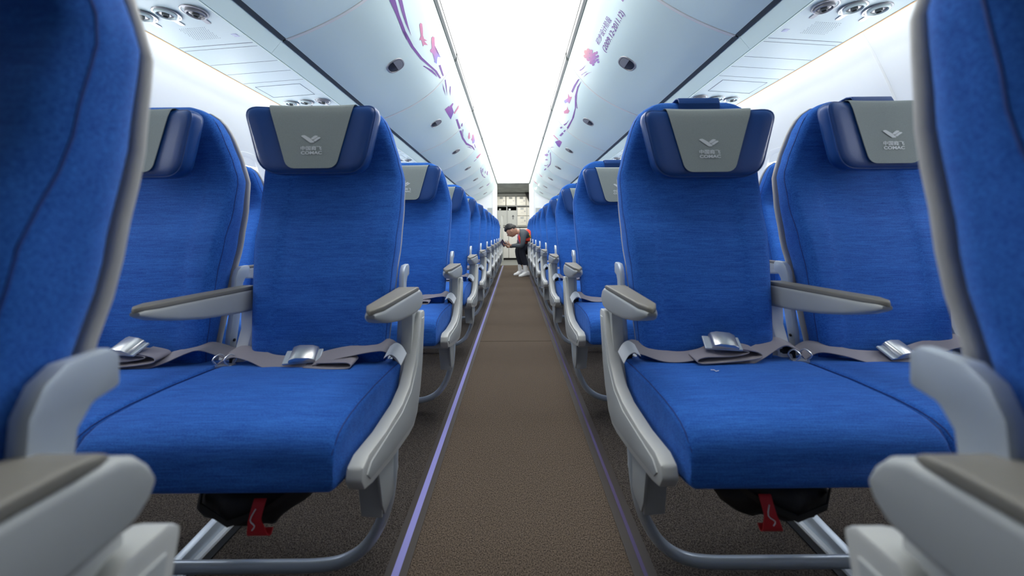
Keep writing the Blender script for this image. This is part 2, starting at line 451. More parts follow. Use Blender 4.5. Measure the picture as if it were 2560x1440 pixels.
for s in (-1, 1):
    side = 'left' if s < 0 else 'right'
    for k in range(8):
        ya, yb = SEAM[k], SEAM[k + 1]
        lab = BIN_LABEL.get((s, k), 'curved white overhead bin, %s from the camera on the %s side' % (ORD[k], side))
        o = empty('overhead_bin', (0, 0, 0), lab, 'overhead bin', 'overhead bins along the ' + side + ' side of the ceiling'); BINS[(s, k)] = o
        # housing: recessed body behind the door, its lower lip and back
        inner = [(p.x + 0.006, p.z + 0.010) for p in DOOR]
        lip = [(0.932, 0.812 + DZ), (0.940, 0.796 + DZ), (0.980, 0.748 + DZ), (1.30, 0.765 + DZ), (1.30, 1.05 + DZ), (1.05, 1.25 + DZ), (0.42, 1.25 + DZ)]
        q = MB(); pr = inner + lip
        q.loft([[(s * x, y, z) for x, z in pr] for y in (ya + 0.0005, yb - 0.0005)]); q.build('bin_housing', 'bin', o, angle=25)
        # door with rounded edges
        q = MB(); loops = []
        e = 0.008
        for (yy, off, cut) in ((ya + 0.0165, -0.004, 0.006), (ya + 0.0165, -0.001, 0.002), (ya + 0.0205, 0.0, 0.0), (yb - 0.005, 0.0, 0.0), (yb - 0.001, -0.001, 0.002), (yb - 0.001, -0.004, 0.006)):
            loop = []
            n = 36
            for i in range(n + 1):
                a = cut + (ARC[-1] - 2 * cut) * i / n; p, T, N = door_frame(s, yy, a); loop.append(p + N * off)
            for i in range(n, -1, -1):
                a = cut + (ARC[-1] - 2 * cut) * i / n; p, T, N = door_frame(s, yy, a); loop.append(p - N * 0.009)
            loops.append(loop)
        q.loft(loops); q.build('bin_door', 'bin', o, angle=50)
        q = MB()
        for yy in (ya + 0.0082,):
            L = []
            for w_, off in ((-0.0075, -0.003), (-0.0065, 0.0012), (-0.003, 0.0018), (0.0, 0.0008), (0.003, 0.0018), (0.0065, 0.0012), (0.0075, -0.003)):
                row = []
                for i in range(31):
                    p_, T_, N_ = door_frame(s, yy + w_, ARC[-1] * i / 30); row.append(p_ + N_ * off)
                L.append(row)
            q.loft(L, cap=False, closed=False)
        q.build('seam_trim', 'ceil', o)
        # lower dark joint and grey seal along the aisle edge
        q = MB(); q.prism([(0.918, 0.806 + DZ), (0.935, 0.797 + DZ), (0.940, 0.815 + DZ), (0.922, 0.825 + DZ)], ya + 0.004, yb - 0.004, axis=1)
        q.v = [(s * x, y, z) for x, y, z in q.v]; q.build('door_gap', 'gap', o, smooth=False)
        q = MB(); q.prism([(0.383, 1.226 + DZ), (0.395, 1.213 + DZ), (0.405, 1.22 + DZ), (0.40, 1.262 + DZ), (0.383, 1.262 + DZ)], ya + 0.018, yb - 0.018, axis=1)
        q.v = [(s * x, y, z) for x, y, z in q.v]; q.build('edge_seal', 'gapgrey', o, smooth=False)
        # latch: rim, half moon flap, recess
        p, T, N = door_frame(s, (ya + yb) / 2 , 0.365)
        Yv = Vector((0, 1, 0))
        def egg(f, h): return [p + T * (0.052 * f * math.copysign(abs(math.sin(t)) ** 0.8, math.sin(t))) + Yv * (0.056 * f * math.copysign(abs(math.cos(t)) ** 0.8, math.cos(t))) + N * h for t in [2 * PI * i / 28 for i in range(28)]]
        q = MB(); q.loft([egg(1.0, -0.001), egg(0.98, 0.003), egg(0.86, 0.004), egg(0.84, 0.001)]); lt = q.build('latch', 'latch', o)
        q = MB(); q.loft([egg(0.83, 0.0012), egg(0.8, 0.002)]); q.build('latch_recess', 'latch2', lt)
        fl = [v for v in egg(0.8, 0.0045) if (v - p).dot(T) < 0.012]; fl0 = [v - N * 0.003 for v in fl]
        q = MB(); q.loft([fl0, fl]); q.build('latch_flap', 'latch', lt, smooth=False)

def decal(polys, m, name='decal', sub=2, grp=None):
    """polygons traced on the door; each lands on the bin it lies on"""
    by = {}
    for poly in polys:
        bm = bmesh.new(); vs = [bm.verts.new((x, y, 0)) for x, y in poly]
        try: bm.faces.new(vs)
        except ValueError: bm.free(); continue
        bmesh.ops.triangulate(bm, faces=bm.faces[:])
        if sub: bmesh.ops.subdivide_edges(bm, edges=bm.edges[:], cuts=sub, use_grid_fill=True)
        pts = [on_door(v.co.x, v.co.y) for v in bm.verts]
        for i, v in enumerate(bm.verts): v.index = i
        fs = [tuple(v.index for v in f.verts) for f in bm.faces]; bm.free()
        s = 1 if poly[0][0] > 1285 else -1
        for f in fs:
            ks = [max(0, min(7, int((pts[i].y - SEAM[0]) / 1.04))) for i in f]
            if len(set(ks)) == 1: by.setdefault((s, ks[0]), MB()).add([pts[i] for i in f], [tuple(range(len(f)))])
    for key, mb in by.items(): mb.build(name, m, BINS[key], smooth=False)
def Z7(l): return [(940 + x / 3, y / 3) for x, y in l]
def Z8(l): return [(1320 + x / 3, y / 3) for x, y in l]
def ZR(l): return [(1330 + x / 6.26, 240 + y / 6.26) for x, y in l]
def ZL(l): return [(1130 + x / 6.26, 240 + y / 6.26) for x, y in l]
decal([Z7([(55, -150), (75, -60), (100, 0), (145, 0), (125, -70), (100, -150)]), Z7([(150, -90), (168, 0), (195, 0), (172, -90)]), Z7([(100, 0), (150, 110), (200, 240), (230, 300), (220, 230), (175, 110), (145, 0)]),
       Z7([(200, 240), (260, 350), (330, 440), (400, 500), (410, 490), (345, 430), (280, 345), (220, 230)]),
       Z7([(400, 500), (440, 535), (476, 588), (488, 585), (455, 530), (410, 490)]),
       Z7([(168, 0), (190, 80), (220, 170), (265, 270), (240, 190), (215, 90), (195, 0)]),
       Z7([(350, 495), (360, 492), (420, 525), (445, 550), (462, 580), (420, 545), (375, 510)]),
       Z7([(470, 490), (483, 485), (508, 565), (500, 572)])], 'purple', 'swoosh_decal')
decal([Z7([(515, 598), (522, 595), (530, 650), (533, 720), (524, 660)]), Z7([(498, 622), (510, 660), (523, 720), (505, 670)]),
       Z7([(555, 645), (560, 650), (557, 720), (551, 680)]), Z7([(598, 895), (612, 892), (635, 960), (622, 968)]),
       Z7([(638, 950), (640, 930), (650, 920), (648, 945)])], 'purple', 'swoosh_decal', 1)
decal([Z7([(325, 185), (333, 170), (345, 178), (350, 215), (352, 265), (360, 290), (383, 303), (362, 308), (375, 322), (388, 338), (360, 335), (352, 348), (345, 320), (338, 298), (326, 302), (328, 285), (336, 270), (330, 225)])], 'pink', 'airplane_decal')
decal([Z7([(415, 285), (425, 272), (438, 280), (440, 340), (445, 385), (485, 430), (462, 425), (457, 445), (455, 478), (435, 465), (438, 450), (425, 400), (408, 390), (405, 375), (418, 362), (415, 320)])], 'pinkblue', 'airplane_decal')
decal([Z7([(515, 820), (545, 795), (550, 800), (575, 772), (580, 778), (570, 800), (572, 830), (583, 840), (560, 895), (540, 862)])], 'tower', 'tower_decal', 1)
decal([Z7([(583, 848), (600, 820), (618, 790), (622, 792), (618, 812), (600, 838), (590, 855)])], 'pink', 'tower_decal', 1)
decal([Z7([(625, 980), (640, 977), (655, 1030), (645, 1040)]), Z7([(655, 1030), (680, 1070), (675, 1085), (645, 1040)]), Z7([(680, 1070), (725, 1095), (745, 1125), (735, 1125), (715, 1102), (675, 1085)]),
       Z7([(648, 972), (655, 968), (652, 1000), (660, 1030), (650, 1002)]), Z7([(735, 1080), (741, 1082), (748, 1105), (746, 1122)]), Z7([(680, 1100), (705, 1102), (720, 1115), (700, 1107)])], 'purple', 'swoosh_decal', 1)
decal([Z7([(695, 995), (703, 993), (700, 1025), (706, 1035), (695, 1045), (690, 1030)])], 'pink', 'airplane_decal', 1)
decal([Z7([(722, 1010), (732, 1008), (730, 1045), (742, 1055), (735, 1075), (722, 1075), (720, 1055), (712, 1048), (720, 1035)])], 'pinkblue', 'airplane_decal', 1)
decal([ZL([(375, 965), (400, 935), (440, 900), (455, 905), (415, 960), (395, 980)])], 'pink', 'emblem_decal', 1)
decal([ZL([(340, 1022), (380, 985), (384, 990), (348, 1024)]), ZL([(440, 1110), (455, 1095), (458, 1140), (445, 1140)]), ZL([(447, 1150), (458, 1148), (466, 1210), (495, 1262), (470, 1245), (450, 1190)]),
       ZL([(495, 1262), (545, 1270), (548, 1276), (500, 1275), (470, 1245)]), ZL([(474, 1140), (488, 1130), (480, 1200), (472, 1180)])], 'purple', 'swoosh_decal', 1)
decal([ZL([(515, 1180), (527, 1168), (526, 1210), (512, 1212)]), ZL([(548, 1180), (562, 1172), (558, 1240), (540, 1230)]), ZL([(538, 1400), (590, 1355), (570, 1390), (545, 1408)])], 'violet', 'airplane_decal', 1)
# right side
decal([Z8([(700, 0), (722, 0), (712, 12)]), Z8([(382, 528), (405, 515), (435, 485), (415, 515), (395, 530)]),
       Z8([(400, 560), (430, 540), (450, 535), (420, 550), (402, 565)]), Z8([(415, 580), (440, 550), (480, 538), (450, 552)])], 'violet', 'swoosh_decal', 1)
decal([Z8([(325, 685), (345, 640), (375, 595), (388, 590), (360, 640), (335, 695)]),
       Z8([(265, 985), (290, 960), (330, 890), (345, 880), (305, 960), (275, 992)]), Z8([(330, 890), (352, 810), (360, 800), (345, 880)]), Z8([(352, 810), (352, 720), (365, 720), (360, 800)]),
       Z8([(352, 720), (370, 650), (400, 608), (380, 655), (365, 720)]),
       Z8([(235, 1015), (258, 992), (268, 1000), (247, 1022)]),
       Z8([(365, 690), (370, 680), (364, 760), (372, 815), (365, 810), (360, 750)]), Z8([(265, 935), (290, 920), (308, 898), (290, 930), (275, 942)]), Z8([(238, 958), (250, 948), (260, 955), (248, 965)])], 'purple', 'swoosh_decal', 1)
decal([Z8([(270, 755), (300, 735), (302, 700), (312, 725), (330, 725), (322, 750), (310, 778), (300, 765), (278, 775)])], 'pinkblue', 'airplane_decal', 1)
decal([Z8([(268, 835), (290, 820), (298, 795), (300, 820), (312, 830), (302, 850), (295, 842), (272, 852)])], 'pink', 'airplane_decal', 1)
decal([ZR([(360, 715), (400, 740), (395, 700), (430, 690), (470, 720), (430, 805), (400, 780)])], 'tower', 'ship_decal', 1)
decal([ZR([(330, 615), (345, 608), (415, 680), (405, 690)])], 'pink', 'ship_decal', 1)
decal([ZR([(190, 1150), (240, 1110), (250, 1120), (200, 1165)]), ZR([(240, 1110), (280, 1060), (292, 1000), (300, 1000), (290, 1070), (250, 1120)]), ZR([(292, 1000), (280, 900), (290, 870), (300, 1000)]),
       ZR([(190, 1080), (230, 1085), (262, 1060), (240, 1090), (205, 1095)]), ZR([(275, 820), (310, 795), (355, 800), (305, 805), (280, 828)]), ZR([(250, 885), (262, 845), (272, 850), (260, 888)])], 'purple', 'swoosh_decal', 1)
decal([ZR([(195, 915), (235, 900), (258, 915), (240, 945), (205, 935)]), ZR([(205, 995), (230, 985), (250, 995), (240, 1008), (210, 1005)])], 'violet', 'airplane_decal', 1)
decal([ZR([(100, 1205), (165, 1265), (145, 1262)]), ZR([(20, 1312), (100, 1390), (45, 1352)])], 'pink', 'sail_decal', 1)
pet = []
rnd = random.Random(3)
cx, cy = 1479, 141
for (dx, dy, a, b_, ang) in [(-14, -10, 4, 9, -25), (-8, -14, 4, 9, -8), (-1, -12, 3.6, 8, 12), (-15, 0, 3.6, 8, -45), (-8, -3, 4.5, 8, -20), (0, -3, 4.5, 8, 8), (7, -6, 3.4, 8, 30), (-8, 7, 4, 7, -35), (0, 7, 4.5, 8, -5),
                            (8, 3, 4, 8, 30), (15, 0, 2.6, 6, 40), (-1, 15, 4, 6, -20), (7, 13, 3.6, 6, 25), (14, 9, 2.6, 6, 60), (4, 20, 2.6, 5, 0), (13, -9, 2, 6, 5), (17, 14, 2, 4, 60)]:
    A = math.radians(ang); pts = []
    for i in range(10):
        t = 2 * PI * i / 10; u, v = a * 1.12 * math.sin(t), -b_ * 0.74 * math.cos(t)
        pts.append((cx + dx + u * math.cos(A) - v * math.sin(A), cy + dy + u * math.sin(A) + v * math.cos(A)))
    pet.append(pts)
decal(pet, 'bloom', 'flower_decal', 0)
def door_text(body, BL, BR, TL, TR, m, bold=0.0, shear=0.0, name='lettering'):
    tv, tf, asp = text_verts(body, bold, shear)
    pts = []
    for u, v in tv:
        x = (BL[0] * (1 - u) + BR[0] * u) * (1 - v) + (TL[0] * (1 - u) + TR[0] * u) * v
        y = (BL[1] * (1 - u) + BR[1] * u) * (1 - v) + (TL[1] * (1 - u) + TR[1] * u) * v
        pts.append(on_door(x, y, 0.0016))
    ym = sum(p.y for p in pts) / len(pts); k = max(0, min(7, int((ym - SEAM[0]) / 1.04)))
    q = MB(); q.add(pts, tf); q.build(name, m, BINS[(1 if BL[0] > 1285 else -1, k)], smooth=False)
door_text('(2009.12-2011.12)', (1517, 133), (1566, 36), (1504, 121), (1550, 23), 'purple', 0.006, 0.25)
door_text('初步设计阶段', (1497, 114), (1531, 50), (1488, 102), (1517, 38), 'purple', 0.0, 0.1)

# ------------------------------------------------------------------ service panels under the bins
def psu(s):
    """one row's panel; origin at the air vents' line"""
    o = empty('service_panel', (0, 0, 0))
    xa, za, xb, zb = 0.982, 0.742 + DZ, 1.272, 0.722 + DZ
    L = 0.79
    def pz(x): return za + (zb - za) * (x - xa) / (xb - xa)
    def surf(x, y, h=0.0): return Vector((s * x, y, pz(x) - h))
    q = MB(); a, c = -0.085, L - 0.086
    q.loft([[(s * xa, y, za), (s * xb, y, zb), (s * (xb + 0.012), y, zb + 0.004), (s * (xb + 0.012), y, zb + 0.012), (s * xa, y, za + 0.0045)] for y in (a, c)]); q.build('panel_board', 'psu', o, smooth=False)
    q = MB(); q.loft([[(s * (xb + 0.001), y, zb - 0.001), (s * (xb + 0.013), y, zb + 0.002), (s * (xb + 0.016), y, zb + 0.006), (s * (xb + 0.013), y, zb + 0.005)] for y in (a, c)]); q.build('orange_edge', 'orange', o, smooth=False)
    q = MB()
    for y, w_ in ((0.197, 0.0012), (0.222, 0.0008), (0.34, 0.0008), (0.43, 0.0008), (0.525, 0.0008)):
        q.loft([[surf(xa + 0.004, y - w_, 0.0006), surf(xb - 0.004, y - w_, 0.0006), surf(xb - 0.004, y + w_, 0.0006), surf(xa + 0.004, y + w_, 0.0006)], [surf(xa + 0.004, y - w_, -0.001), surf(xb - 0.004, y - w_, -0.001), surf(xb - 0.004, y + w_, -0.001), surf(xa + 0.004, y + w_, -0.001)]])
    q.build('panel_joints', 'line', o, smooth=False)
    # hatch outline
    q = MB()
    c4 = [(xa + 0.045, 0.567), (xb - 0.03, 0.567), (xb - 0.03, 0.72 - 0.02), (xa + 0.045, 0.72 - 0.02)]
    q.tube([surf(x, y, 0.0) for x, y in c4] + [surf(*c4[0], 0.0)], 0.0013, 5); q.build('hatch_outline', 'line', o)
    # three air vents
    for i, x in enumerate((1.035, 1.125, 1.205)):
        c_ = surf(x, 0, 0.0); r = 0.036
        nv = Vector((0, 0, -1)); ax = (Vector((1, 0, 0)), Vector((0, 1, 0)), nv)
        v = empty('air_vent', c_); v.parent = o
        q = MB(); q.disc_stack((0, 0, 0), [(r * 1.08, 0.0005), (r * 1.04, 0.003), (r * 0.92, 0.003), (r * 0.86, 0.0012)], 26, ax); q.build('vent_rim', 'latch', v)
        q = MB(); off = Vector((0, -0.004 if i else 0.006, 0))
        q.disc_stack(off, [(r * 0.80, 0.001), (r * 0.78, 0.008), (r * 0.66, 0.010), (r * 0.58, 0.004)], 26, ax); q.build('vent_ring', 'psu' if i else 'latch', v)
        q = MB(); q.disc_stack(off, [(r * 0.58, 0.0045), (r * 0.50, 0.006), (r * 0.34, 0.006)], 22, ax); q.build('vent_bowl', 'latch2', v)
        q = MB(); q.disc_stack(off + Vector((-0.004 * s, -0.004, 0)), [(r * 0.26, 0.005), (r * 0.26, 0.014), (r * 0.2, 0.015), (r * 0.18, 0.010)], 18, ax); q.build('vent_nozzle', 'gapgrey', v)
        q = MB(); q.loft([[Vector((aa * 0.5 + 0.006 * s, r * 1.05 + 0.012 + bb, -h)) for aa, bb in rrect(0.017, 0.017, 0.0085, 2, 2, 5)] for h in (0.0, 0.0022)]); q.build('vent_tab', 'latch', v)
    # speaker holes
    q = MB()
    for i in range(13):
        for j in range(9):
            cxx, cyy = 1.075 + i * 0.0072 + (0.0036 if j % 2 else 0), 0.085 + j * 0.0085
            q.loft([[surf(cxx + 0.0013 * math.cos(t), cyy + 0.0013 * math.sin(t), h) for t in (0, PI / 2, PI, 3 * PI / 2)] for h in (0.0, 0.0006)])
    q.build('speaker_grille', 'line', o, smooth=False)
    q = MB()
    for j in range(3): q.box((s * 1.012 - 0.010, 0.135 + j * 0.007, pz(1.012) - 0.0008), (s * 1.012 + 0.010, 0.138 + j * 0.007, pz(1.012)))
    q.build('printed_sign', 'purple_strip', o, smooth=False)
    return o
for s, side in ((-1, 'left'), (1, 'right')):
    proto = psu(s); bpy.context.view_layer.update(); km = kids_map()
    for k in range(9):
        o = proto if k == 0 else copy_tree(proto, km)
        o.location = (0, 1.18 + 0.79 * k, 0)
        if k == 0: lab = 'pale blue-white service panel with large air vents and speaker holes, top %s corner' % side
        elif k == 1: lab = 'service panel with three air vents just above the nearest %s headrest' % side
        else: lab = 'overhead service panel with air vents, %s from the camera on the %s side' % (ORD[k], side)
        tag(o, lab, 'service panel', 'service panels above the %s seats' % side)
    # panel nearer than the first vents, and the light trough above the outer edge
    b = MB(); b.loft([[(s * 0.982, y, 1.512), (s * 1.284, y, 1.494), (s * 1.284, y, 1.518), (s * 0.982, y, 1.534)] for y in (Y0, 1.093)])
    struct(b.build('trim_%d' % (2 if s < 0 else 3), 'psu', smooth=False))
    b = MB(); b.loft([[(s * 1.30, y, 1.60), (s * 1.335, y, 1.585), (s * 1.36, y, 1.61), (s * 1.36, y, 1.66), (s * 1.30, y, 1.66)] for y in (Y0, YE - 0.02)])
    tag(b.build('cove_light', 'cove', smooth=False), 'glowing light trough washing the upper %s sidewall' % side, 'cove light')

# ------------------------------------------------------------------ partitions and galley
for s, nm in ((-1, 'wall_back_left'), (1, 'wall_back_right')):
    xi = at(1242, 560, YE).x if s < 0 else at(1325, 560, YE).x
    b = MB(); b.box((min(xi, s * 1.85), YE, -0.004), (max(xi, s * 1.85), YE + 0.05, 2.02))
    wo = struct(b.build(nm, 'wall', smooth=False))
    b = MB(); b.box((xi - 0.012 if s < 0 else xi - 0.10, YE - 0.012, 0), (xi + 0.10 if s < 0 else xi + 0.012, YE + 0.06, 2.0), 0.004)
    b.v = [(x - (0.088 if s < 0 else -0.088), y, z) for x, y, z in b.v]
    b.build('corner_post', 'ceil', wo, smooth=False)
    a, c = (at(1219, 520, YE), at(1230.5, 548, YE)) if s < 0 else (at(1339, 520, YE), at(1352, 548, YE))
    po = empty('literature_pocket', ((a.x + c.x) / 2, YE, c.z), 'grey pocket frame on the far white partition, %s side' % ('left' if s < 0 else 'right'), 'wall pocket')
    hw = abs(c.x - a.x) / 2; hh = a.z - c.z
    b = MB(); b.box((-hw, -0.02, 0), (hw, 0, hh), 0.003); b.build('pocket_frame', 'arm', po, smooth=False)
    b = MB(); b.box((-hw * 0.8, -0.023, 0.02), (hw * 0.8, -0.019, hh - 0.025), 0.001); b.build('pocket_panel', 'cart', po, smooth=False)
gz = CAMZ + 1.225
b = MB(); b.box((-1.2, YE + 0.02, gz), (1.2, YG + 0.7, gz + 0.1)); struct(b.build('ceiling', 'gceil', smooth=False))
for s in (-1, 1):
    b = MB(); b.box((s * 1.2 - 0.02, YE + 0.05, 0), (s * 1.2 + 0.02, YG + 0.7, gz)); struct(b.build('wall_galley_' + ('left' if s < 0 else 'right'), 'ceil', smooth=False))
b = MB(); b.box((-1.2, YG + 0.6, 0), (1.2, YG + 0.65, gz)); struct(b.build('wall_galley_end', 'ceil', smooth=False))
def G(px, py): p = at(px, py, YG); return p.x, p.z
def gbox(mb, x0, y0, x1, y1, d0, d1, bev=0.0):
    a = G(x0, y1); c = G(x1, y0); mb.box((a[0], YG + d0, a[1]), (c[0], YG + d1, c[1]), bev)
gu = empty('galley_unit', (0, YG, 0), 'galley cabinet frame filling the far end of the aisle', 'galley cabinet')
def gp(name, m, boxes, bev=0.0, parent=gu, smooth=False):
    q = MB()
    for x0, y0, x1, y1, d0, d1 in boxes: gbox(q, x0, y0, x1, y1, d0, d1, bev)
    q.v = [(x, y - YG, z) for x, y, z in q.v]
    return q.build(name, m, parent, smooth=smooth)
gp('upper_panel', 'galley', [(1238, 483, 1334, 490.3, 0, 0.05)])
gp('shelf', 'arm', [(1236, 514, 1334, 516.3, -0.02, 0.5)])
gp('back_panel', 'dark', [(1234, 484, 1336, 652, 0.52, 0.56)])
gp('divider', 'arm', [(1288.5, 490, 1291.2, 514, 0, 0.5), (1266.5, 517, 1268.3, 564, 0, 0.5), (1291.5, 517, 1293.3, 564, 0, 0.5), (1316.6, 517, 1318, 564, 0, 0.5), (1236, 490, 1241.5, 652, 0, 0.5), (1326, 490, 1334, 652, 0, 0.5)])
gp('counter', 'galley', [(1236, 564, 1334, 567.5, -0.04, 0.5)])
gp('plinth', 'dark', [(1236, 645.5, 1334, 651, 0.05, 0.5)])
def gthing(name, cat, label, x0, y0, x1, y1, m, group=None, handle=True, latch=True):
    a = G(x0, y1); c = G(x1, y0); cx_ = (a[0] + c[0]) / 2
    o = empty(name, (cx_, YG, a[1]), label, cat, group); hw, hh = (c[0] - a[0]) / 2, c[1] - a[1]
    q = MB(); q.box((-hw, 0.0, 0), (hw, 0.45, hh), 0.006); q.build('body', m, o, smooth=False)
    if handle:
        q = MB(); q.box((-hw * 0.35, -0.008, hh * 0.72), (hw * 0.35, 0.0, hh * 0.95), 0.003); q.build('handle_plate', 'arm', o, smooth=False)
        q = MB(); q.box((-hw * 0.3, -0.004, hh * 0.33), (hw * 0.3, 0.0, hh * 0.36)); q.build('label_slot', 'galley', o, smooth=False)
    if latch:
        q = MB(); q.box((hw * 0.45, -0.015, hh * 0.45), (hw * 0.75, 0.0, hh * 0.58), 0.003); q.build('latch', 'latch', o, smooth=False)
    return o
gg = 'metal galley boxes at the far end'
gthing('galley_box', 'storage box', 'bright metal box, leftmost on the top galley shelf', 1242.3, 491, 1264, 513.6, 'box', gg)
gthing('galley_box', 'storage box', 'metal box second from left on the top galley shelf', 1265.5, 491, 1288, 513.6, 'box', gg)
gthing('galley_box', 'storage box', 'metal box third from left on the top galley shelf', 1291.8, 491, 1315, 513.6, 'box', gg)
gthing('galley_box', 'storage box', 'partly hidden metal box at right end of the top galley shelf', 1316, 491, 1325.5, 513.6, 'box', gg, handle=False)
gthing('galley_box', 'storage box', 'upper metal box of the right galley stack above the man', 1293.8, 518, 1316.4, 539.3, 'box', gg)
gthing('galley_box', 'storage box', 'lower metal box of the right galley stack above the man', 1293.8, 540.3, 1316.4, 563.5, 'box', gg)
gthing('galley_box', 'storage box', 'narrow upper metal box at the galley right edge', 1318.2, 518, 1325.8, 539.3, 'box', gg, handle=False)
gthing('galley_box', 'storage box', 'narrow lower metal box at the galley right edge', 1318.2, 540.3, 1325.8, 563.5, 'box', gg, handle=False)
for (x0, x1, lab, lx) in ((1244, 1266, 'grey galley cart insert in the left dark bay', 0), (1269, 1291, 'grey galley cart insert with an upward arrow, in the right dark bay', 1)):
    o = gthing('galley_cart', 'galley cart', lab, x0, 526, x1, 563.6, 'cart', 'grey carts in the galley bays', False, False)
    q = MB(); hh = 0.44
    q.prism([(0.022, 0.18), (0.042, 0.18), (0.042, 0.27), (0.066, 0.25), (0.070, 0.262), (0.032, 0.31), (-0.006, 0.262), (-0.002, 0.25), (0.022, 0.27)], -0.004, 0.0, axis=1)
    q.build('arrow_mark', 'latch2' if lx else 'galley', o, smooth=False)
    p = G((1249.5 if not lx else 1274), 523.5); t = MB(); t.box((-0.03, 0.0, -0.022), (0.03, 0.02, 0.03), 0.004)
    q = t.build('cart_tag', 'label' if lx else 'cart', o, smooth=False); q.location = (p[0] - o.location.x, 0.1, p[1] - o.location.z)
for (x0, x1, lab) in ((1242, 1256.5, 'white lower galley trolley, leftmost under the counter'), (1257.5, 1271, 'white lower galley trolley behind the phone'), (1272.5, 1299, 'white lower galley trolley behind the forearms of the crouching man'), (1300.5, 1325.5, 'white lower galley trolley behind the seated man')):
    gthing('galley_trolley', 'galley trolley', lab, x0, 569, x1, 645, 'cartw', 'white trolleys under the galley counter', False, True)
a = at(1254.5, 610, 10.2)
q = MB(); q.prism([(-0.035, 0), (0.045, 0), (0.045, 1.05), (0.03, 1.24), (0.0, 1.29), (-0.02, 1.20), (-0.035, 0.95)], -0.03, 0.03, 0.006, axis=1)
o = q.build('stowed_seat', 'cart', None, smooth=False); o.location = (a.x, 10.2, -0.002)
tag(o, 'tall narrow grey padded seat folded up in front of the left galley bay', 'folded seat')
p = at(1325, 484.5, YG - 0.1)
b = MB(); b.prism([(-0.14, 0.06), (0.05, 0.06), (0.05, -0.36), (0.02, -0.34), (-0.13, 0.0)], -0.02, 0.02, axis=1); o = b.build('galley_curtain', 'dark', smooth=False)
o.location = (p.x, YG - 0.1, gz - 0.062); tag(o, 'dark triangular drape at the top right of the galley', 'curtain')
b = MB(); b.disc_stack((0, 0, 0), [(0.022, 0.0), (0.022, 0.012), (0.010, 0.02)], 16, (Vector((1, 0, 0)), Vector((0, 0, 1)), Vector((0, -1, 0)))); o = b.build('spot_lamp', 'lamp'); o.location = at(1328, 482.5, YE - 0.012)
tag(o, 'small bright spot lamp above the right edge of the galley opening', 'lamp')
gl = bpy.data.lights.new('galley_lamp', 'AREA'); gl.energy = 26; gl.size = 0.9; gl.size_y = 0.5; gl.shape = 'RECTANGLE'; gl.color = (1, 0.97, 0.9)
glo = bpy.data.objects.new('galley_lamp', gl); C.objects.link(glo); glo.location = (0, 9.7, gz - 0.03)

# ------------------------------------------------------------------ seats
XS = (0.506, 0.973, 1.441)          # seat centres outwards from the aisle
BACK = [  # z, front y, rear y, half width
    (0.405, -0.098, -0.062, 0.172), (0.47, -0.104, -0.048, 0.175), (0.56, -0.098, -0.030, 0.180), (0.66, -0.085, -0.006, 0.186), (0.75, -0.068, 0.014, 0.193),
    (0.85, -0.036, 0.030, 0.197), (0.93, -0.018, 0.036, 0.198), (0.985, -0.024, 0.030, 0.187), (1.03, -0.036, 0.020, 0.177), (1.055, -0.042, 0.014, 0.171),
    (1.08, -0.045, 0.006, 0.162), (1.10, -0.046, -0.001, 0.149), (1.117, -0.044, -0.008, 0.127), (1.127, -0.038, -0.014, 0.096)]
def back_y(z, x=0.0):
    yf = lerp_table(BACK, z)[0]
    return yf
def dense(tab, n):
    z0, z1 = tab[0][0], tab[-1][0]; out = []
    for i in range(n + 1):
        z = z0 + (z1 - z0) * (1 - (1 - i / n) ** 1.35); out.append((z,) + tuple(lerp_table(tab, z)))
    return out
def backrest(cx, parent, aisle=False):
    q = MB(); loops = []
    for z, yf, yr, hw in dense(BACK, 34):
        d = (yr - yf) / 2; cy_ = (yr + yf) / 2; L = []
        
        for a, b_ in rrect(hw, d, min(0.028, d * 0.8), 26, 3, 7):
            y = cy_ + b_
            if b_ < -d * 0.5 and abs(a) < 0.125 and 0.45 < z < 1.0:
                t = min(1, (0.125 - abs(a)) / 0.02); y += 0.005 * t * min(1, (z - 0.45) / 0.05, (1.0 - z) / 0.05)
            L.append((a + cx, y, z))
        loops.append(L)
    q.loft(loops); o = q.build('backrest', 'blue', parent, angle=70)
    for sg_ in (-1, 1):
        q = MB(); pts = []
        for z, yf, yr, hw in dense(BACK, 30)[:-3]: rr_ = min(0.028, (yr - yf) * 0.4); pts.append((cx + sg_ * (hw - 0.075 * rr_), yf + 0.62 * rr_, z))
        q.tube(pts, 0.0011, 5); q.build('side_seam', 'seam', o)
    # thin shell on the rear
    q = MB(); loops = []
    for z, yf, yr, hw in dense(BACK, 26):
        if z > 1.123: continue
        loops.append([(cx + a * (hw + (0.0005 if not aisle else -0.006)) / 0.2, yr + b_ + 0.003, z) for a, b_ in rrect(0.2, 0.0052, 0.005, 6, 1, 4)])
    q.loft(loops); q.build('back_shell', 'shell', o, angle=60)
    return o
HZ = 1.012; HF = -0.1
def hr_outline(f=1.0, grow=0.0):
    """headrest front outline: wide top, narrower bottom, round corners"""
    C4 = [(-0.132, -0.092), (0.132, -0.092), (0.172, 0.092), (-0.172, 0.092)]; R = (0.046, 0.046, 0.034, 0.034); out = []
    for i in range(4):
        p, a, c = Vector(C4[i]), Vector(C4[i - 1]), Vector(C4[(i + 1) % 4]); r = R[i]
        ua, uc = (a - p).normalized(), (c - p).normalized(); P, Q = p + ua * r, p + uc * r
        for k in range(8):
            t = k / 7; out.append((P * (1 - t) ** 2 + p * 2 * t * (1 - t) + Q * t * t))
        nxt = Vector(C4[(i + 1) % 4]); e = nxt - uc * 0 - (nxt - p).normalized() * R[(i + 1) % 4]
        for k in range(1, 5): out.append(Q.lerp(e, k / 5))
    return out
def hr_y(x, z, base):
    return base - 0.012 - 0.022 * (abs(x) / 0.17) ** 2.6 + (z) * 0.05
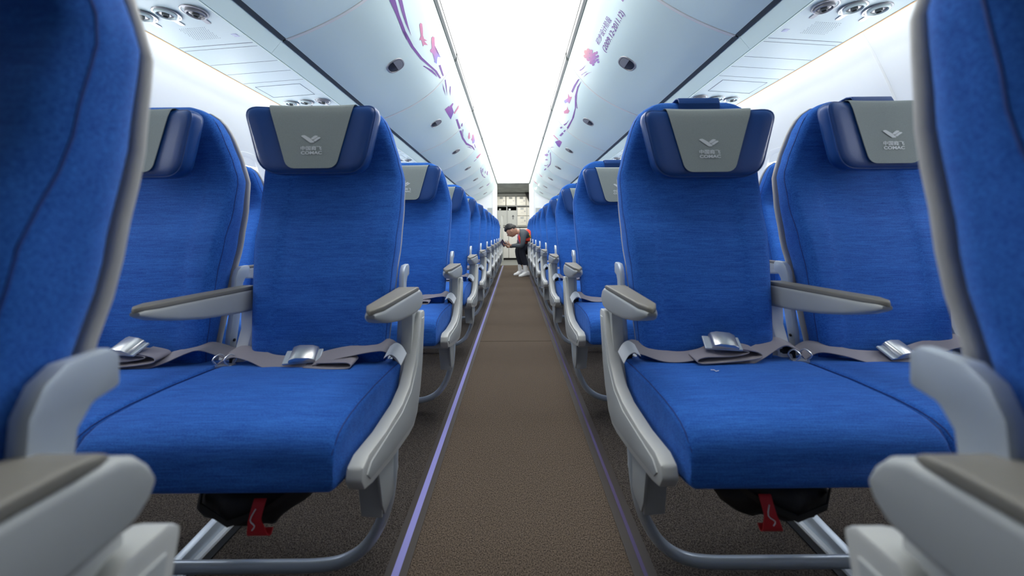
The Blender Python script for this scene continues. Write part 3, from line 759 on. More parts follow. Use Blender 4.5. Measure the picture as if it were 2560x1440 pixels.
def headrest(cx, dz, parent, strap):
    ol = hr_outline(); q = MB(); loops = []
    for f, base in ((0.90, -0.048), (0.985, -0.052), (1.0, -0.062), (1.0, -0.078), (0.988, -0.086), (0.965, -0.091), (0.93, -0.094), (0.8, -0.096), (0.6, -0.097), (0.4, -0.0975), (0.2, -0.098)):
        L = []
        for p in ol:
            x, z = p.x * f, p.y * f
            if f > 0.9: x, z = p.x - (1 - f) * (0.17 if p.x > 0 else -0.17) * min(1, abs(p.x) / 0.1), p.y - (1 - f) * (0.17 if p.y > 0 else -0.17) * min(1, abs(p.y) / 0.05)
            L.append((cx + x, hr_y(x, z, base), HZ - 0.002 + dz + 0.945 * z))
        loops.append(L)
    q.loft(loops); o = q.build('headrest', 'leather', parent, angle=80)
    q = MB(); pts = [(cx + p.x * 0.985, hr_y(p.x, p.y, -0.0855), HZ - 0.002 + dz + 0.945 * p.y * 0.975) for p in ol]
    q.tube(pts + [pts[0]], 0.0022, 5); q.build('piping', 'leather', o)
    # draped cloth cover
    q = MB(); rows = []
    def cov_w(z): return 0.062 + (0.108 - 0.062) * (z + 0.079) / (0.172)
    prof = [(-0.050, 0.080), (-0.050, 0.093), (-0.054, 0.0965), (-0.070, 0.0975), (-0.088, 0.097), (-0.0965, 0.093), (-0.0995, 0.086)]
    for z in (0.07, 0.05, 0.03, 0.01, -0.01, -0.03, -0.05, -0.06, -0.068, -0.074, -0.0775, -0.079): prof.append((-0.1015, z))
    for y, z in prof:
        hw = cov_w(z); dd = z + 0.079
        if dd < 0.018: hw -= 0.018 - math.sqrt(max(0, 0.018 ** 2 - (0.018 - dd) ** 2))
        rows.append([(cx + hw * (i / 8 - 1), hr_y(hw * (i / 8 - 1), z, y), HZ - 0.002 + dz + 0.945 * z) for i in range(17)])
    n = 17; vs = [p for r in rows for p in r]; vs2 = [(x, y + 0.0018, z) for x, y, z in vs]
    fs = [(k * n + i, k * n + i + 1, (k + 1) * n + i + 1, (k + 1) * n + i) for k in range(len(rows) - 1) for i in range(n - 1)]
    q.add(vs, fs); N = len(vs); q.add(vs2, fs)
    rim = [i for i in range(n)] + [k * n + n - 1 for k in range(1, len(rows))] + [(len(rows) - 1) * n + i for i in range(n - 2, -1, -1)] + [k * n for k in range(len(rows) - 2, 0, -1)]
    q.f += [(rim[i], rim[(i + 1) % len(rim)], rim[(i + 1) % len(rim)] + N, rim[i] + N) for i in range(len(rim))]; q.mi += [0] * len(rim)
    # stitched emblem and words
    q.cur = 1; U = 6.53e-5
    def emb(x, y): X = (x - 1015) * U; Z_ = (480 - y) * U; return (cx + X, hr_y(X, Z_, -0.1028), HZ - 0.002 + dz + 0.945 * Z_)
    for poly in ([(610, 360), (650, 325), (740, 315), (800, 345), (960, 445), (1060, 540), (1140, 605), (1090, 635), (980, 635), (920, 595), (780, 490), (680, 410)],
                 [(990, 460), (1100, 365), (1160, 335), (1240, 345), (1270, 370), (1200, 430), (1100, 500), (1040, 505)],
                 [(1075, 545), (1200, 450), (1260, 405), (1330, 400), (1380, 430), (1330, 470), (1250, 520), (1180, 580), (1130, 570)]):
        q.add([emb(x, y) for x, y in poly][::-1], [tuple(range(len(poly)))])
    for (tv_, tf_), (x0, y0, x1, y1) in ((TXT_CN, (605, 955, 1425, 772)), (TXT_EN, (615, 1122, 1435, 985))):
        q.add([emb(x0 + (x1 - x0) * u, y0 + (y1 - y0) * v) for u, v in tv_], tf_)
    me = bpy.data.meshes.new('headrest_cover'); me.from_pydata(q.v, [], q.f); me.update()
    co = link('headrest_cover', me, ['cover', 'thread'], o, True, 50)
    for p, i in zip(me.polygons, q.mi): p.material_index = i
    if strap:
        q = MB(); q.loft([[(cx + a + 0.0, y, z + c_) for a, c_ in rrect(0.055, 0.002, 0.0018, 4, 1, 2)] for y, z in ((-0.066, 1.085), (-0.066, 1.118), (-0.060, 1.130), (-0.045, 1.134), (-0.02, 1.131), (0.000, 1.118), (0.010, 1.08))])
        q.build('headrest_strap', 'leather', o)
    return o
TXT_CN = text_verts('中国商飞', 0.02)[:2]
TXT_EN = text_verts('COMAC', 0.035)[:2]
CUSH = [(-0.432, 0.352, 0.392), (-0.430, 0.343, 0.408), (-0.424, 0.338, 0.421), (-0.412, 0.335, 0.433), (-0.395, 0.333, 0.4405), (-0.37, 0.332, 0.4455), (-0.33, 0.332, 0.449), (-0.25, 0.333, 0.450), (-0.15, 0.335, 0.446), (-0.07, 0.337, 0.439), (-0.045, 0.34, 0.430)]
def cushion(cx, hwl, hwr, parent):
    q = MB(); loops = []
    for y, zb, zt in CUSH:
        ew = 0.004 * max(0, (-0.40 - y) / 0.032)
        hw = (hwl + hwr) / 2 - ew; cc = cx + (hwr - hwl) / 2; hh = (zt - zb) / 2; L = []
        for a, b_ in rrect(hw, hh, min(0.015, hh * 0.8), 18, 3, 6):
            crown = 0.004 * (1 - (a / hw) ** 2) if b_ > 0 else 0
            L.append((cc + a, y, (zt + zb) / 2 + b_ + crown))
        loops.append(L)
    q.loft(loops); o = q.build('seat_cushion', 'blue', parent, angle=80)
    for sg_, hw_ in ((-1, hwl), (1, hwr)):
        pts = [(cx + sg_ * (hw_ - 0.0035), y + 0.0, zt - 0.0045) for y, zb, zt in CUSH[:2:-1]] + [(cx + sg_ * (hw_ - 0.0065), -0.4285, z) for z in (0.405, 0.385, 0.36, 0.348)]
        q = MB(); q.tube(pts, 0.0012, 5); q.build('cushion_seam', 'seam', o)
    return o
def armrest(x0r, x1r, x0t, x1t, parent, up=0.0):
    B = [(0.0, 0.586, 0.578), (-0.003, 0.597, 0.568), (-0.010, 0.606, 0.561), (-0.022, 0.612, 0.557), (-0.05, 0.6135, 0.555), (-0.12, 0.6135, 0.558), (-0.20, 0.6135, 0.566), (-0.26, 0.6135, 0.577), (-0.30, 0.613, 0.588), (-0.322, 0.612, 0.597), (-0.330, 0.609, 0.602)]
    def sec(y, zt, zb, inset, r):
        t = -y / 0.33; a, c = x0r + (x0t - x0r) * t + inset, x1r + (x1t - x1r) * t - inset
        nar = 0.010 * max(0, (-0.31 - y) / 0.02); a += nar; c -= nar
        return [((a + c) / 2 + u, y, (zt + zb) / 2 + v + up) for u, v in rrect((c - a) / 2, (zt - zb) / 2, r, 4, 2, 4)]
    q = MB(); q.loft([sec(y, zt, zb, 0.0, min(0.008, (zt - zb) * 0.4)) for y, zt, zb in B]); o = q.build('armrest', 'arm', parent, angle=60)
    q = MB(); q.loft([sec(y, z1, z0, i, 0.003) for y, z0, z1, i in ((-0.024, 0.611, 0.6155, 0.006), (-0.030, 0.611, 0.6195, 0.003), (-0.045, 0.611, 0.6225, 0.0015), (-0.30, 0.611, 0.6225, 0.0015), (-0.325, 0.611, 0.6205, 0.002), (-0.3325, 0.608, 0.617, 0.005))])
    q.build('arm_pad', 'pad', o, angle=60)
    return o
def belt(cx, s, var, parent):
    """lap belt lying at the rear of a cushion; var picks how it fell"""
    zc = 0.452; q = MB()
    if var == 0:
        L = smooth_pts([(cx - 0.235, -0.105, 0.458), (cx - 0.20, -0.105, 0.474), (cx - 0.15, -0.115, 0.468), (cx - 0.10, -0.13, 0.457), (cx - 0.04, -0.14, 0.455), (cx + 0.0, -0.14, 0.457)], 6)
        R = smooth_pts([(cx + 0.02, -0.135, 0.464), (cx + 0.06, -0.125, 0.472), (cx + 0.11, -0.115, 0.479), (cx + 0.16, -0.108, 0.486), (cx + 0.185, -0.105, 0.487), (cx + 0.205, -0.102, 0.472), (cx + 0.222, -0.098, 0.452)], 6)
        F = smooth_pts([(cx + 0.0, -0.14, 0.4535), (cx + 0.06, -0.148, 0.4525), (cx + 0.105, -0.148, 0.453), (cx + 0.118, -0.146, 0.458), (cx + 0.108, -0.142, 0.465), (cx + 0.06, -0.138, 0.464), (cx + 0.03, -0.136, 0.463)], 6)
        bx, bz, rz = cx - 0.012, 0.473, 0.22
    else:
        L = smooth_pts([(cx - 0.225, -0.10, 0.458), (cx - 0.20, -0.10, 0.476), (cx - 0.175, -0.104, 0.474), (cx - 0.13, -0.118, 0.460), (cx - 0.08, -0.125, 0.458), (cx - 0.03, -0.125, 0.466), (cx + 0.0, -0.12, 0.476)], 6)
        R = smooth_pts([(cx - 0.02, -0.14, 0.4535), (cx + 0.03, -0.145, 0.454), (cx + 0.08, -0.135, 0.460), (cx + 0.12, -0.122, 0.470), (cx + 0.16, -0.11, 0.484), (cx + 0.19, -0.102, 0.487), (cx + 0.235, -0.09, 0.466)], 6)
        F = smooth_pts([(cx + 0.05, -0.125, 0.486), (cx + 0.095, -0.13, 0.478), (cx + 0.10, -0.136, 0.468), (cx + 0.06, -0.14, 0.462), (cx + 0.0, -0.145, 0.459), (cx - 0.05, -0.148, 0.458), (cx - 0.062, -0.146, 0.464), (cx - 0.04, -0.142, 0.471), (cx + 0.02, -0.136, 0.470), (cx + 0.065, -0.13, 0.474), (cx + 0.07, -0.128, 0.480), (cx + 0.02, -0.124, 0.484)], 6)
        bx, bz, rz = cx + 0.018, 0.497, -0.22
    def wd(P): n = len(P) - 1; return [Vector((0.05, 1.0, 0.30 + 0.30 * math.sin(PI * i / n) * (1 if var == 0 else 0.6) + 0.22 * math.sin(2 * PI * i / n + (0 if var else 2))))  for i in range(n + 1)]
    q.ribbon(L, wd(L), 0.044, 0.0009); q.ribbon(R, wd(R), 0.044, 0.0009); q.ribbon(F, Vector((0, 1, 0.12)), 0.042, 0.0009)
    o = q.build('seatbelt', 'belt', parent, angle=60)
    q = MB(); sg_ = -1 if var else 1; P = smooth_pts([(cx + sg_ * 0.192, -0.128, 0.476), (cx + sg_ * 0.206, -0.124, 0.484), (cx + sg_ * 0.220, -0.122, 0.476), (cx + sg_ * 0.232, -0.122, 0.456)], 4)
    q.ribbon(P, Vector((0.15 * sg_, 0.7, 0.5)), 0.036, 0.0007); q.build('belt_label', 'label', o, angle=60)
    q = MB(); prof = [(-0.030, 0.003), (-0.026, 0.011), (-0.012, 0.016), (0.018, 0.013), (0.031, 0.005), (0.031, -0.003), (-0.030, -0.003)]
    q.prism(prof, -0.021, 0.021, 0.003, axis=1)
    rot = Euler((math.radians(32), 0, rz)).to_matrix(); q.v = [tuple(Vector((bx, -0.135, bz)) + rot @ Vector(v)) for v in q.v]
    q.build('buckle', 'buckle', o, angle=50)
    q = MB(); q.box((-0.044, -0.020, -0.008), (0.040, 0.020, -0.002), 0.002); q.v = [tuple(Vector((bx, -0.135, bz)) + rot @ Vector(v)) for v in q.v]
    q.build('buckle_plate', 'alu', o, smooth=False)
    return o
def seat_unit(s, dzs, straps):
    root = empty('triple_seat', (0, 0, 0))
    order = XS
    for i, x in enumerate(order):
        cx = s * x
        al = 0.212 if i == 0 else 0.232
        cushion(cx, al if s > 0 else 0.232, 0.232 if s > 0 else al, root)
        backrest(cx, root, i == 0); headrest(cx, dzs[i], root, straps[i])
        belt(cx, s, (0 if s < 0 else 1) if i != 1 else (1 if s < 0 else 0), root)
    def sx(q): q.v = [(s * x, y, z) for x, y, z in q.v]; return q
    # armrests
    def arm(*a, up=0.0):
        o = armrest(*a, root, up); return o
    def mirror(a):
        return (s * a[0], s * a[1], s * a[2], s * a[3]) if s > 0 else (-a[1], -a[0], -a[3], -a[2])
    arm(*mirror((0.255, 0.317, 0.255, 0.293)), up=0.005)
    for xm in (0.725, 1.207): arm(*mirror((xm - 0.031, xm + 0.013, xm - 0.013, xm + 0.027)), up=0.014)
    arm(*mirror((1.634, 1.68, 1.640, 1.68)))
    # arm posts
    q = MB(); q.prism([(-0.052, 0.562), (-0.006, 0.562), (-0.010, 0.48), (-0.03, 0.38), (-0.075, 0.33), (-0.13, 0.33), (-0.085, 0.42), (-0.058, 0.50)], 0.270, 0.300, 0.003); sx(q).build('arm_post', 'panel', root)
    for xm in (0.725, 1.207, 1.657):
        q = MB(); q.prism([(-0.055, 0.572), (-0.018, 0.572), (-0.018, 0.53), (-0.050, 0.42), (-0.070, 0.36), (-0.115, 0.36), (-0.093, 0.43), (-0.056, 0.52)], xm - 0.022, xm + 0.010, 0.004)
        sx(q).build('arm_post', 'alu_white', root)
    # aisle side panel: tall rear part sweeping forward under the cushion edge
    SP = [(0.022, 0.545), (0.012, 0.553), (-0.018, 0.553), (-0.032, 0.542), (-0.052, 0.49), (-0.085, 0.435), (-0.13, 0.395), (-0.19, 0.377), (-0.30, 0.372), (-0.385, 0.378), (-0.412, 0.370), (-0.418, 0.350), (-0.405, 0.328), (-0.37, 0.316), (-0.25, 0.292), (-0.14, 0.277), (-0.10, 0.277), (-0.066, 0.294), (-0.030, 0.35), (-0.006, 0.41)]
    q = MB(); q.prism(SP, 0.255, 0.285, 0.005); po = sx(q).build('side_panel', 'panel', root)
    SI = [(0.008, 0.535), (-0.015, 0.535), (-0.040, 0.475), (-0.075, 0.42), (-0.13, 0.378), (-0.20, 0.361), (-0.38, 0.362), (-0.400, 0.350), (-0.385, 0.333), (-0.25, 0.308), (-0.13, 0.292), (-0.10, 0.292), (-0.078, 0.305), (-0.045, 0.36), (-0.018, 0.42)]
    q = MB(); q.prism(SI, 0.2525, 0.258, 0.002); sx(q).build('panel_inset', 'arm', po)
    # recline brackets beside each back
    for x in order:
        for e in (-1, 1):
            xb = x + e * 0.1985
            if abs(xb - (1.441 + 0.1985)) < 1e-6: continue
            q = MB(); q.prism([(0.026, 0.680), (0.020, 0.686), (-0.008, 0.684), (-0.020, 0.674), (-0.028, 0.655), (-0.031, 0.615), (-0.038, 0.56), (-0.050, 0.50), (-0.054, 0.46), (-0.030, 0.458), (-0.022, 0.50), (-0.010, 0.56), (-0.004, 0.61), (-0.001, 0.636), (0.008, 0.650), (0.026, 0.655)], xb - 0.0075, xb + 0.0075, 0.004)
            o = sx(q).build('recline_bracket', 'alu', root)
            q = MB(); q.disc_stack((0, 0, 0), [(0.004, 0), (0.004, 0.0022), (0.002, 0.003)], 10, (Vector((0, 1, 0)), Vector((0, 0, 1)), Vector((-1, 0, 0))))
            q.v = [(xx + xb - 0.0075, yy - 0.038, zz + 0.485) for xx, yy, zz in q.v]; sx(q).build('bolt', 'mech', o)
    # dark hinge mechanisms between seats
    for xm, wd_ in ((0.305, 0.012), (0.725, 0.022), (1.207, 0.022)):
        q = MB(); q.box((xm - wd_, -0.085, 0.40), (xm + wd_, -0.02, 0.462), 0.008); q.box((xm - wd_ * 0.7, -0.05, 0.45), (xm + wd_ * 0.7, -0.012, 0.49), 0.006)
        q.disc_stack((xm, -0.075, 0.455), [(0.010, -0.012), (0.012, 0), (0.009, 0.012)], 10, (Vector((0, 1, 0)), Vector((0, 0, 1)), Vector((1, 0, 0))))
        sx(q).build('hinge', 'mech', root)
    for xm in (0.725, 1.207):
        q = MB()
        for d in (-0.014, 0.014):
            q.tube(smooth_pts([(xm + d, -0.125, 0.444), (xm + d + 0.006, -0.135, 0.462), (xm + d - 0.004, -0.125, 0.474), (xm + d - 0.010, -0.115, 0.460), (xm + d - 0.002, -0.12, 0.444)], 3), 0.0019, 6)
        q.box((xm - 0.022, -0.128, 0.438), (xm + 0.022, -0.112, 0.448), 0.003); sx(q).build('belt_anchor', 'buckle', root)
    # frame beams
    q = MB()
    for y, z in ((-0.33, 0.316), (-0.11, 0.316)): q.tube([(0.27, y, z), (1.67, y, z)], 0.017, 10)
    for xm in (0.725, 1.207, 1.657): q.box((xm - 0.008, -0.36, 0.300), (xm + 0.008, -0.06, 0.336), 0.002)
    sx(q).build('frame_beam', 'arm', root)
    # leg bracket at the aisle end and the bent luggage bar
    q = MB(); q.prism([(-0.325, 0.31), (-0.215, 0.31), (-0.205, 0.24), (-0.245, 0.205), (-0.292, 0.198), (-0.305, 0.225)], 0.262, 0.268, 0.0015)
    q.prism([(0.262, 0.31), (0.318, 0.31), (0.308, 0.20), (0.266, 0.196)], -0.300, -0.294, 0.0015, axis=1)
    sx(q).build('leg_bracket', 'arm', root)
    q = MB(); q.tube(smooth_pts([(0.268, -0.225, 0.30), (0.270, -0.23, 0.24), (0.278, -0.23, 0.18), (0.297, -0.23, 0.127), (0.328, -0.23, 0.080), (0.372, -0.23, 0.050), (0.43, -0.23, 0.038), (0.55, -0.23, 0.036), (1.0, -0.23, 0.036), (1.62, -0.23, 0.036)], 5), 0.0125, 12)
    sx(q).build('luggage_bar', 'alu', root)
    for xm in (0.77, 1.36):
        q = MB(); q.prism([(-0.135, 0.305), (-0.085, 0.305), (-0.02, 0.04), (0.01, 0.006), (-0.06, 0.006), (-0.065, 0.035)], xm - 0.014, xm + 0.014, 0.003)
        sx(q).build('leg', 'arm', root)
        q = MB(); q.prism([(-0.06, 0.006), (-0.30, 0.006), (-0.30, 0.026), (-0.06, 0.045)], xm - 0.011, xm + 0.011, 0.003); sx(q).build('foot', 'alu', root)
    return root

HL = (0.006, 0.0, 0.004); HR = (-0.012, 0.006, 0.0)
protos = {}
protos[-1] = seat_unit(-1, HL, (0, 0, 0)); protos[1] = seat_unit(1, HR, (1, 1, 1))
bpy.context.view_layer.update(); km = kids_map()
rr = random.Random(11)
for s, side in ((-1, 'left'), (1, 'right')):
    order = [1, 0] + list(range(2, 11))
    for k in order:
        o = protos[s] if k == 1 else copy_tree(protos[s], km)
        Y = 1.03 + 0.79 * (k - 1) if k else (0.261 if s < 0 else 0.253)
        o.location = (0, Y, 0)
        if k == 0: lab = 'blue triple seat nearest the camera on the %s, out of focus at the frame edge' % side
        elif k == 1: lab = 'blue triple seat %s of the aisle in sharp focus, first with whole grey headrest covers' % side
        elif k == 10: lab = 'last blue triple seat on the %s, farthest down the aisle before the partition' % side
        else: lab = 'blue triple seat %s of the aisle, %s row behind the large sharp one' % (side, ORD[k - 2])
        tag(o, lab, 'airplane seat', 'blue seat rows along the %s side' % side)
        if k >= 2:
            for ch in o.children:
                if ch.name.startswith('headrest'): ch.location.z += rr.uniform(-0.012, 0.004)
        if k == 0:                  # these two backs sit at slightly different recline
            for ch in o.children:
                if ch.name.startswith('recline_bracket'): ch.location.y -= 0.006 if s < 0 else 0.010
                if ch.name.startswith('armrest'): ch.location.z += 0.007
                if ch.name.startswith('backrest'):
                    if s < 0: ch.location.y += 0.020
                    else:
                        P = Vector((0, -0.03, 0.60)); ch.matrix_local = Matrix.Translation(P + Vector((0, 0.004, 0))) @ Matrix.Rotation(math.radians(3.5), 4, 'X') @ Matrix.Translation(-P)

# life vest pouches hanging below the nearest sharp seats
for s, side in ((-1, 'left'), (1, 'right')):
    cx = s * 0.515
    o = empty('life_vest_pouch', (cx, 0.735, 0.296), 'black life vest pouch with a red tag hanging under the sharp %s seat' % side, 'life vest pouch', 'life vest pouches')
    q = MB(); loops = []
    for f, z in ((0.8, 0.0), (0.95, -0.012), (1.0, -0.028), (0.98, -0.042), (0.85, -0.058), (0.6, -0.074), (0.3, -0.081)):
        loops.append([((0.105 * f + 0.010 * math.sin(5 * t + z * 90)) * math.cos(t), (0.075 * f + 0.006 * math.sin(7 * t)) * math.sin(t), z - 0.006 + 0.006 * math.sin(3 * t + 1)) for t in [2 * PI * i / 36 for i in range(36)]])
    q.loft(loops); q.build('pouch_bag', 'black', o, angle=80)
    q = MB(); q.ribbon([(-0.09, -0.03, -0.01), (-0.06, -0.072, -0.022), (0.0, -0.085, -0.045), (0.06, -0.076, -0.03), (0.10, -0.04, -0.012)], Vector((0, 0, 1)), 0.012, 0.001); q.build('pouch_strap', 'mech', o)
    tx = -s * 0.055
    q = MB(); pts = smooth_pts([(tx, -0.078, -0.005), (tx, -0.092, -0.03), (tx + 0.002, -0.093, -0.043), (tx + 0.004, -0.092, -0.058), (tx + 0.005, -0.086, -0.064), (tx + 0.005, -0.080, -0.056)], 4)
    loops = []
    for i, p in enumerate(pts):
        t = i / (len(pts) - 1); hw = 0.011 + 0.008 * min(1, max(0, t - 0.2) * 2.2)
        loops.append([p + Vector((a, b_, 0)) for a, b_ in ((-hw, -0.001), (hw, -0.001), (hw, 0.001), (-hw, 0.001))])
    q.loft(loops); q.build('red_tag', 'red', o, angle=60)
    q = MB(); q.tube(smooth_pts([(tx, -0.090, -0.015), (tx - 0.006, -0.096, -0.03), (tx + 0.004, -0.099, -0.038), (tx, -0.100, -0.045)], 3), 0.001, 5); q.build('tag_cord', 'label', o)
# tiny lint thread on the right cushion
q = MB(); q.tube([(0, 0, 0), (0.006, -0.004, 0.001), (0.007, -0.009, 0.0), (0.014, -0.008, 0.001)], 0.0009, 5)
o = q.build('lint_thread', 'label'); o.location = (0.455, 0.825, 0.455); tag(o, 'white scrap of thread lying on the right blue cushion', 'thread')

# ------------------------------------------------------------------ the man with the phone
PY = 6.72
def A(px, py, dy=0.0): return at(px, py, PY + dy)
def skin_mesh(name, nodes, edges, m, parent, sub=2):
    """nodes {id: (Vector, radius or (rx, ry))} grown with a Skin modifier, baked to a mesh"""
    ids = list(nodes); me = bpy.data.meshes.new(name)
    me.from_pydata([nodes[i][0] for i in ids], [(ids.index(a), ids.index(b)) for a, b in edges], [])
    ob = bpy.data.objects.new('tmp', me); C.objects.link(ob)
    sk = ob.modifiers.new('s', 'SKIN'); sk.use_smooth_shade = True
    lay = me.skin_vertices[0].data
    for i, k in enumerate(ids):
        r = nodes[k][1]; lay[i].radius = r if isinstance(r, tuple) else (r, r)
        lay[i].use_root = (i == 0)
    sb = ob.modifiers.new('u', 'SUBSURF'); sb.levels = sub; sb.render_levels = sub
    dg = bpy.context.evaluated_depsgraph_get(); out = bpy.data.meshes.new_from_object(ob.evaluated_get(dg))
    bpy.data.objects.remove(ob); out.materials.clear()
    return link(name, out, m, parent)
man = empty('person', (0.2, PY, 0), 'man in charcoal shirt and orange-red vest crouched forward in the aisle photographing with a phone', 'person')
man.location = (0, 0, 0)
hip = A(1325, 612); waist = A(1321, 600); chest = A(1311, 586); nb = A(1299, 579); hd0 = A(1289, 580)
shn, shf = A(1309, 583, -0.21), A(1303, 582, 0.17)
eln, elf = A(1306, 615, -0.25), A(1298, 612, 0.16)
wrn, wrf = A(1277, 614, -0.12), A(1270, 617, 0.05)
hpn, hpf = A(1323, 618, -0.09), A(1321, 617, 0.09)
knn, knf = A(1303, 622, -0.13), A(1293, 622, 0.09)
ann, anf = A(1316, 672, -0.14), A(1303, 669, 0.06)
body = {'hip': (hip, 0.10), 'waist': (waist, 0.095), 'chest': (chest, (0.10, 0.13)), 'nb': (nb, 0.055), 'neck': (hd0, 0.048), 'hd': (A(1284, 577), 0.06),
        'shn': (shn, 0.034), 'eln': (eln, 0.036), 'wrn': (wrn, 0.024), 'shf': (shf, 0.034), 'elf': (elf, 0.036), 'wrf': (wrf, 0.024),
        'hpn': (hpn, 0.075), 'knn': (knn, 0.055), 'ann': (ann, 0.035), 'hpf': (hpf, 0.075), 'knf': (knf, 0.055), 'anf': (anf, 0.035)}
EB = [('hip', 'waist'), ('waist', 'chest'), ('chest', 'nb'), ('nb', 'neck'), ('neck', 'hd'), ('chest', 'shn'), ('shn', 'eln'), ('eln', 'wrn'), ('chest', 'shf'), ('shf', 'elf'), ('elf', 'wrf'),
      ('hip', 'hpn'), ('hpn', 'knn'), ('knn', 'ann'), ('hip', 'hpf'), ('hpf', 'knf'), ('knf', 'anf')]
bo = skin_mesh('body', body, EB, 'skin', man, 1)
# head: ellipsoid with face features, facing left and down
def head_mesh():
    bm = bmesh.new(); bmesh.ops.create_uvsphere(bm, u_segments=32, v_segments=24, radius=1)
    for v in bm.verts:           # local: +X face forward, Z up
        x, y, z = v.co; X, Y_, Z_ = x * 0.098, y * 0.075, z * 0.115
        if z < -0.1: X += 0.012 * (-z) * (1 if x > 0 else -1.8) ; Y_ *= 1 - 0.30 * min(1, -z)
        if x > 0.3: X += 0.0
        if x > 0.75 and abs(y) < 0.22 and -0.32 < z < 0.12: X += 0.024 * (1 - abs(y) / 0.22) * (1 - (z + 0.0) / 0.12 if z > 0 else 1.0) * (1.0 if z > -0.25 else 0.3)   # nose
        if x > 0.6 and 0.12 < abs(y) < 0.45 and 0.02 < z < 0.2: X -= 0.007         # eye sockets
        if x > 0.6 and abs(y) < 0.30 and -0.52 < z < -0.40: X += 0.006             # lips
        if x > 0.5 and abs(y) < 0.3 and z < -0.72: X += 0.012                       # chin
        v.co = (X, Y_, Z_)
    return bm
hm = bpy.data.meshes.new('head'); bm = head_mesh(); bm.to_mesh(hm); bm.free()
HM = Matrix.Translation(A(1278.5, 577)) @ Matrix.Rotation(math.radians(-12), 4, 'Z') @ Matrix.Rotation(math.radians(180), 4, 'Z') @ Matrix.Rotation(math.radians(46), 4, 'Y')
ho = link('head', hm, 'skin', man); ho.matrix_local = HM
q = MB()
def ell(mb, c, r, n=14, m_=10):
    mb.loft([[Vector(c) + Vector((r[0] * math.sin(PI * (j + 0.02) / (m_ + 0.04)) * math.cos(2 * PI * i / n), r[1] * math.sin(PI * (j + 0.02) / (m_ + 0.04)) * math.sin(2 * PI * i / n), r[2] * math.cos(PI * (j + 0.02) / (m_ + 0.04)))) for i in range(n)] for j in range(m_ + 1)])
for sg_ in (-1, 1): ell(q, (-0.005, sg_ * 0.077, -0.008), (0.020, 0.008, 0.032))
q.build('ear', 'skin', ho)
q = MB()
for sg_ in (-1, 1): q.box((0.083, sg_ * 0.030 - 0.013, 0.007), (0.092, sg_ * 0.030 + 0.013, 0.012), 0.001); q.box((0.088, sg_ * 0.030 - 0.015, 0.024), (0.096, sg_ * 0.030 + 0.015, 0.030), 0.001)
q.build('eyes_and_brows', 'hair', ho)
q = MB(); ell(q, (0.094, 0, -0.052), (0.008, 0.024, 0.006)); q.build('mouth', 'lip', ho)
bm = bmesh.new(); bmesh.ops.create_uvsphere(bm, u_segments=36, v_segments=24, radius=1)
rh = random.Random(5)
for v in bm.verts:
    x, y, z = v.co
    lim = 0.42 if x > 0.35 else (0.42 - (0.35 - x) * 0.75 if x > -0.3 else -0.22)
    if abs(y) > 0.8 and x < 0.1: lim = max(lim, 0.12)
    k = 1.09 + rh.uniform(-0.03, 0.07) + (0.10 if z > 0.6 else 0)
    if z < lim: k = 0.62
    v.co = (x * 0.103 * k - 0.004, y * 0.079 * k, z * 0.121 * k)
me = bpy.data.meshes.new('hair'); bm.to_mesh(me); bm.free(); link('hair', me, 'hair', ho)
# clothes
skin_mesh('shirt', {'w': (waist, 0.11), 'c': (chest, (0.115, 0.145)), 'nb': (nb.lerp(chest, 0.25), 0.075), 'sn': (shn + Vector((0, -0.01, -0.02)), 0.060), 'en': (eln, 0.050), 'mn': (eln.lerp(wrn, 0.5), 0.042), 'wn': (wrn.lerp(eln, 0.08), 0.034), 'sf': (shf, 0.066), 'ef': (elf, 0.050), 'wf': (wrf.lerp(elf, 0.08), 0.034)},
          [('w', 'c'), ('c', 'nb'), ('c', 'sn'), ('sn', 'en'), ('en', 'mn'), ('mn', 'wn'), ('c', 'sf'), ('sf', 'ef'), ('ef', 'wf')], 'shirt', man)
skin_mesh('vest', {'h': (hip.lerp(waist, 0.4), 0.125), 'w': (A(1315, 602), 0.158), 'c': (A(1311, 587), 0.165), 'n': (A(1303, 578), 0.125)},
          [('h', 'w'), ('w', 'c'), ('c', 'n')], 'vest', man)
q = MB(); q.tube(smooth_pts([A(1323, 586, -0.14), A(1327, 594, -0.12), A(1328, 603, -0.10)], 4), 0.010, 8); q.build('reflective_trim', 'yellow', man)
q = MB(); q.tube(smooth_pts([A(1296, 585, -0.08), A(1295, 598, -0.08), A(1299, 607, -0.06)], 4), 0.006, 6); q.build('lanyard', 'purple_strip', man)
skin_mesh('trousers', {'h': (hip, (0.125, 0.14)), 'hn': (hpn, 0.095), 'kn': (knn, 0.068), 'cn': (knn.lerp(ann, 0.5), 0.060), 'an': (ann + Vector((0, 0, 0.03)), 0.048), 'hf': (hpf, 0.095), 'kf': (knf, 0.068), 'cf': (knf.lerp(anf, 0.5), 0.060), 'af': (anf + Vector((0, 0, 0.03)), 0.048)},
          [('h', 'hn'), ('hn', 'kn'), ('kn', 'cn'), ('cn', 'an'), ('h', 'hf'), ('hf', 'kf'), ('kf', 'cf'), ('cf', 'af')], 'navy', man)
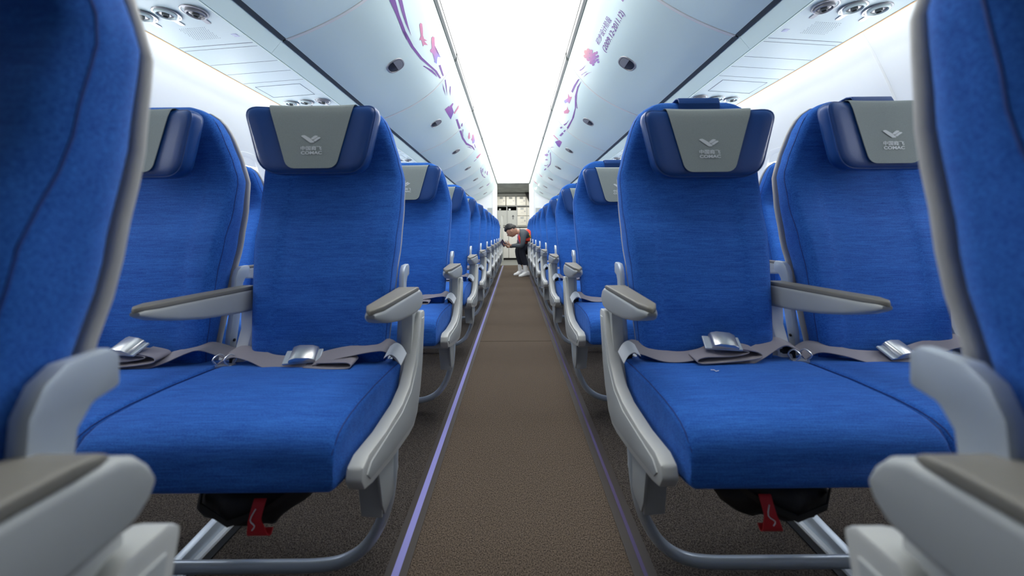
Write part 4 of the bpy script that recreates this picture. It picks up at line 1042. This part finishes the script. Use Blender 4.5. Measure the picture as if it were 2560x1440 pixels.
def shoe(a):
    q = MB(); loops = []      # heel to toe along -X and a little towards the camera
    for t, w_, h in ((0.0, 0.026, 0.07), (0.02, 0.042, 0.105), (0.08, 0.046, 0.125), (0.13, 0.048, 0.095), (0.19, 0.048, 0.055), (0.24, 0.044, 0.045), (0.272, 0.028, 0.030), (0.28, 0.012, 0.02)):
        loops.append([(0.10 - t, u, max(0.001, h / 2 + v)) for u, v in rrect(w_, h / 2, min(w_, h / 2) * 0.7, 3, 2, 4)])
    q.loft(loops); R_ = Matrix.Rotation(math.radians(42), 3, 'Z'); q.v = [tuple(R_ @ Vector(v) * 0.86 + Vector((a.x, a.y, 0))) for v in q.v]
    q.build('shoe', 'shoe', man, angle=80)
    q = MB(); q.tube([(a.x, a.y, 0.05), (a.x, a.y, 0.10), (a.x - 0.005, a.y, 0.20)], 0.038, 10); q.build('sock', 'shoe', man, angle=80)
shoe(ann + Vector((-0.02, -0.02, 0))); shoe(anf + Vector((-0.02, 0, 0)))
def hand(wrist, tgt, palm_n, curl, name='hand'):
    """palm, four bent fingers of different length and a thumb, as one skinned mesh"""
    d = (tgt - wrist).normalized(); n = (palm_n - d * palm_n.dot(d)).normalized(); sd = d.cross(n)
    N = {'w': (wrist - d * 0.01, (0.026, 0.018)), 'p': (wrist + d * 0.045, (0.036, 0.015))}; E = [('w', 'p')]
    for i, (o_, l) in enumerate(((-0.030, 0.062), (-0.010, 0.074), (0.010, 0.068), (0.029, 0.052))):
        b0 = wrist + d * 0.085 + sd * o_; b1 = b0 + (d + n * curl * 0.4).normalized() * l * 0.55; b2 = b1 + (d * 0.5 + n * curl).normalized() * l * 0.45
        for j, (p, r) in enumerate(((b0, 0.0095), (b1, 0.0088), (b2, 0.0075))): N['f%d%d' % (i, j)] = (p, r)
        E += [('p', 'f%d0' % i), ('f%d0' % i, 'f%d1' % i), ('f%d1' % i, 'f%d2' % i)]
    t0 = wrist + d * 0.03 - sd * 0.034; t1 = t0 + (d * 0.6 - sd * 0.5 + n * 0.4).normalized() * 0.035; t2 = t1 + (d * 0.8 + n * 0.6).normalized() * 0.028
    N['t0'] = (t0, 0.012); N['t1'] = (t1, 0.010); N['t2'] = (t2, 0.008); E += [('w', 't0'), ('t0', 't1'), ('t1', 't2')]
    return skin_mesh(name, N, E, 'skin', man, 1)
hand(wrn, A(1262, 607, -0.06), Vector((-0.2, 0.5, 0.6)), 0.6)
hand(wrf, A(1256, 608, 0.0), Vector((0.2, -0.4, 0.8)), 0.8)
ph = empty('phone', A(1258, 608, -0.03), 'violet grey phone held out in the man\'s hands', 'phone')
q = MB(); q.box((-0.038, -0.005, -0.078), (0.038, 0.005, 0.078), 0.004); q.build('phone_case', 'phone', ph, smooth=False)
q = MB(); q.box((-0.034, 0.0045, -0.072), (0.034, 0.0060, 0.072), 0.0005); q.build('phone_screen', 'screen', ph, smooth=False)
q = MB(); q.box((0.008, -0.008, 0.045), (0.032, -0.0045, 0.070), 0.003); q.build('camera_bump', 'latch2', ph, smooth=False)
ph.rotation_euler = (math.radians(15), math.radians(-48), math.radians(38))
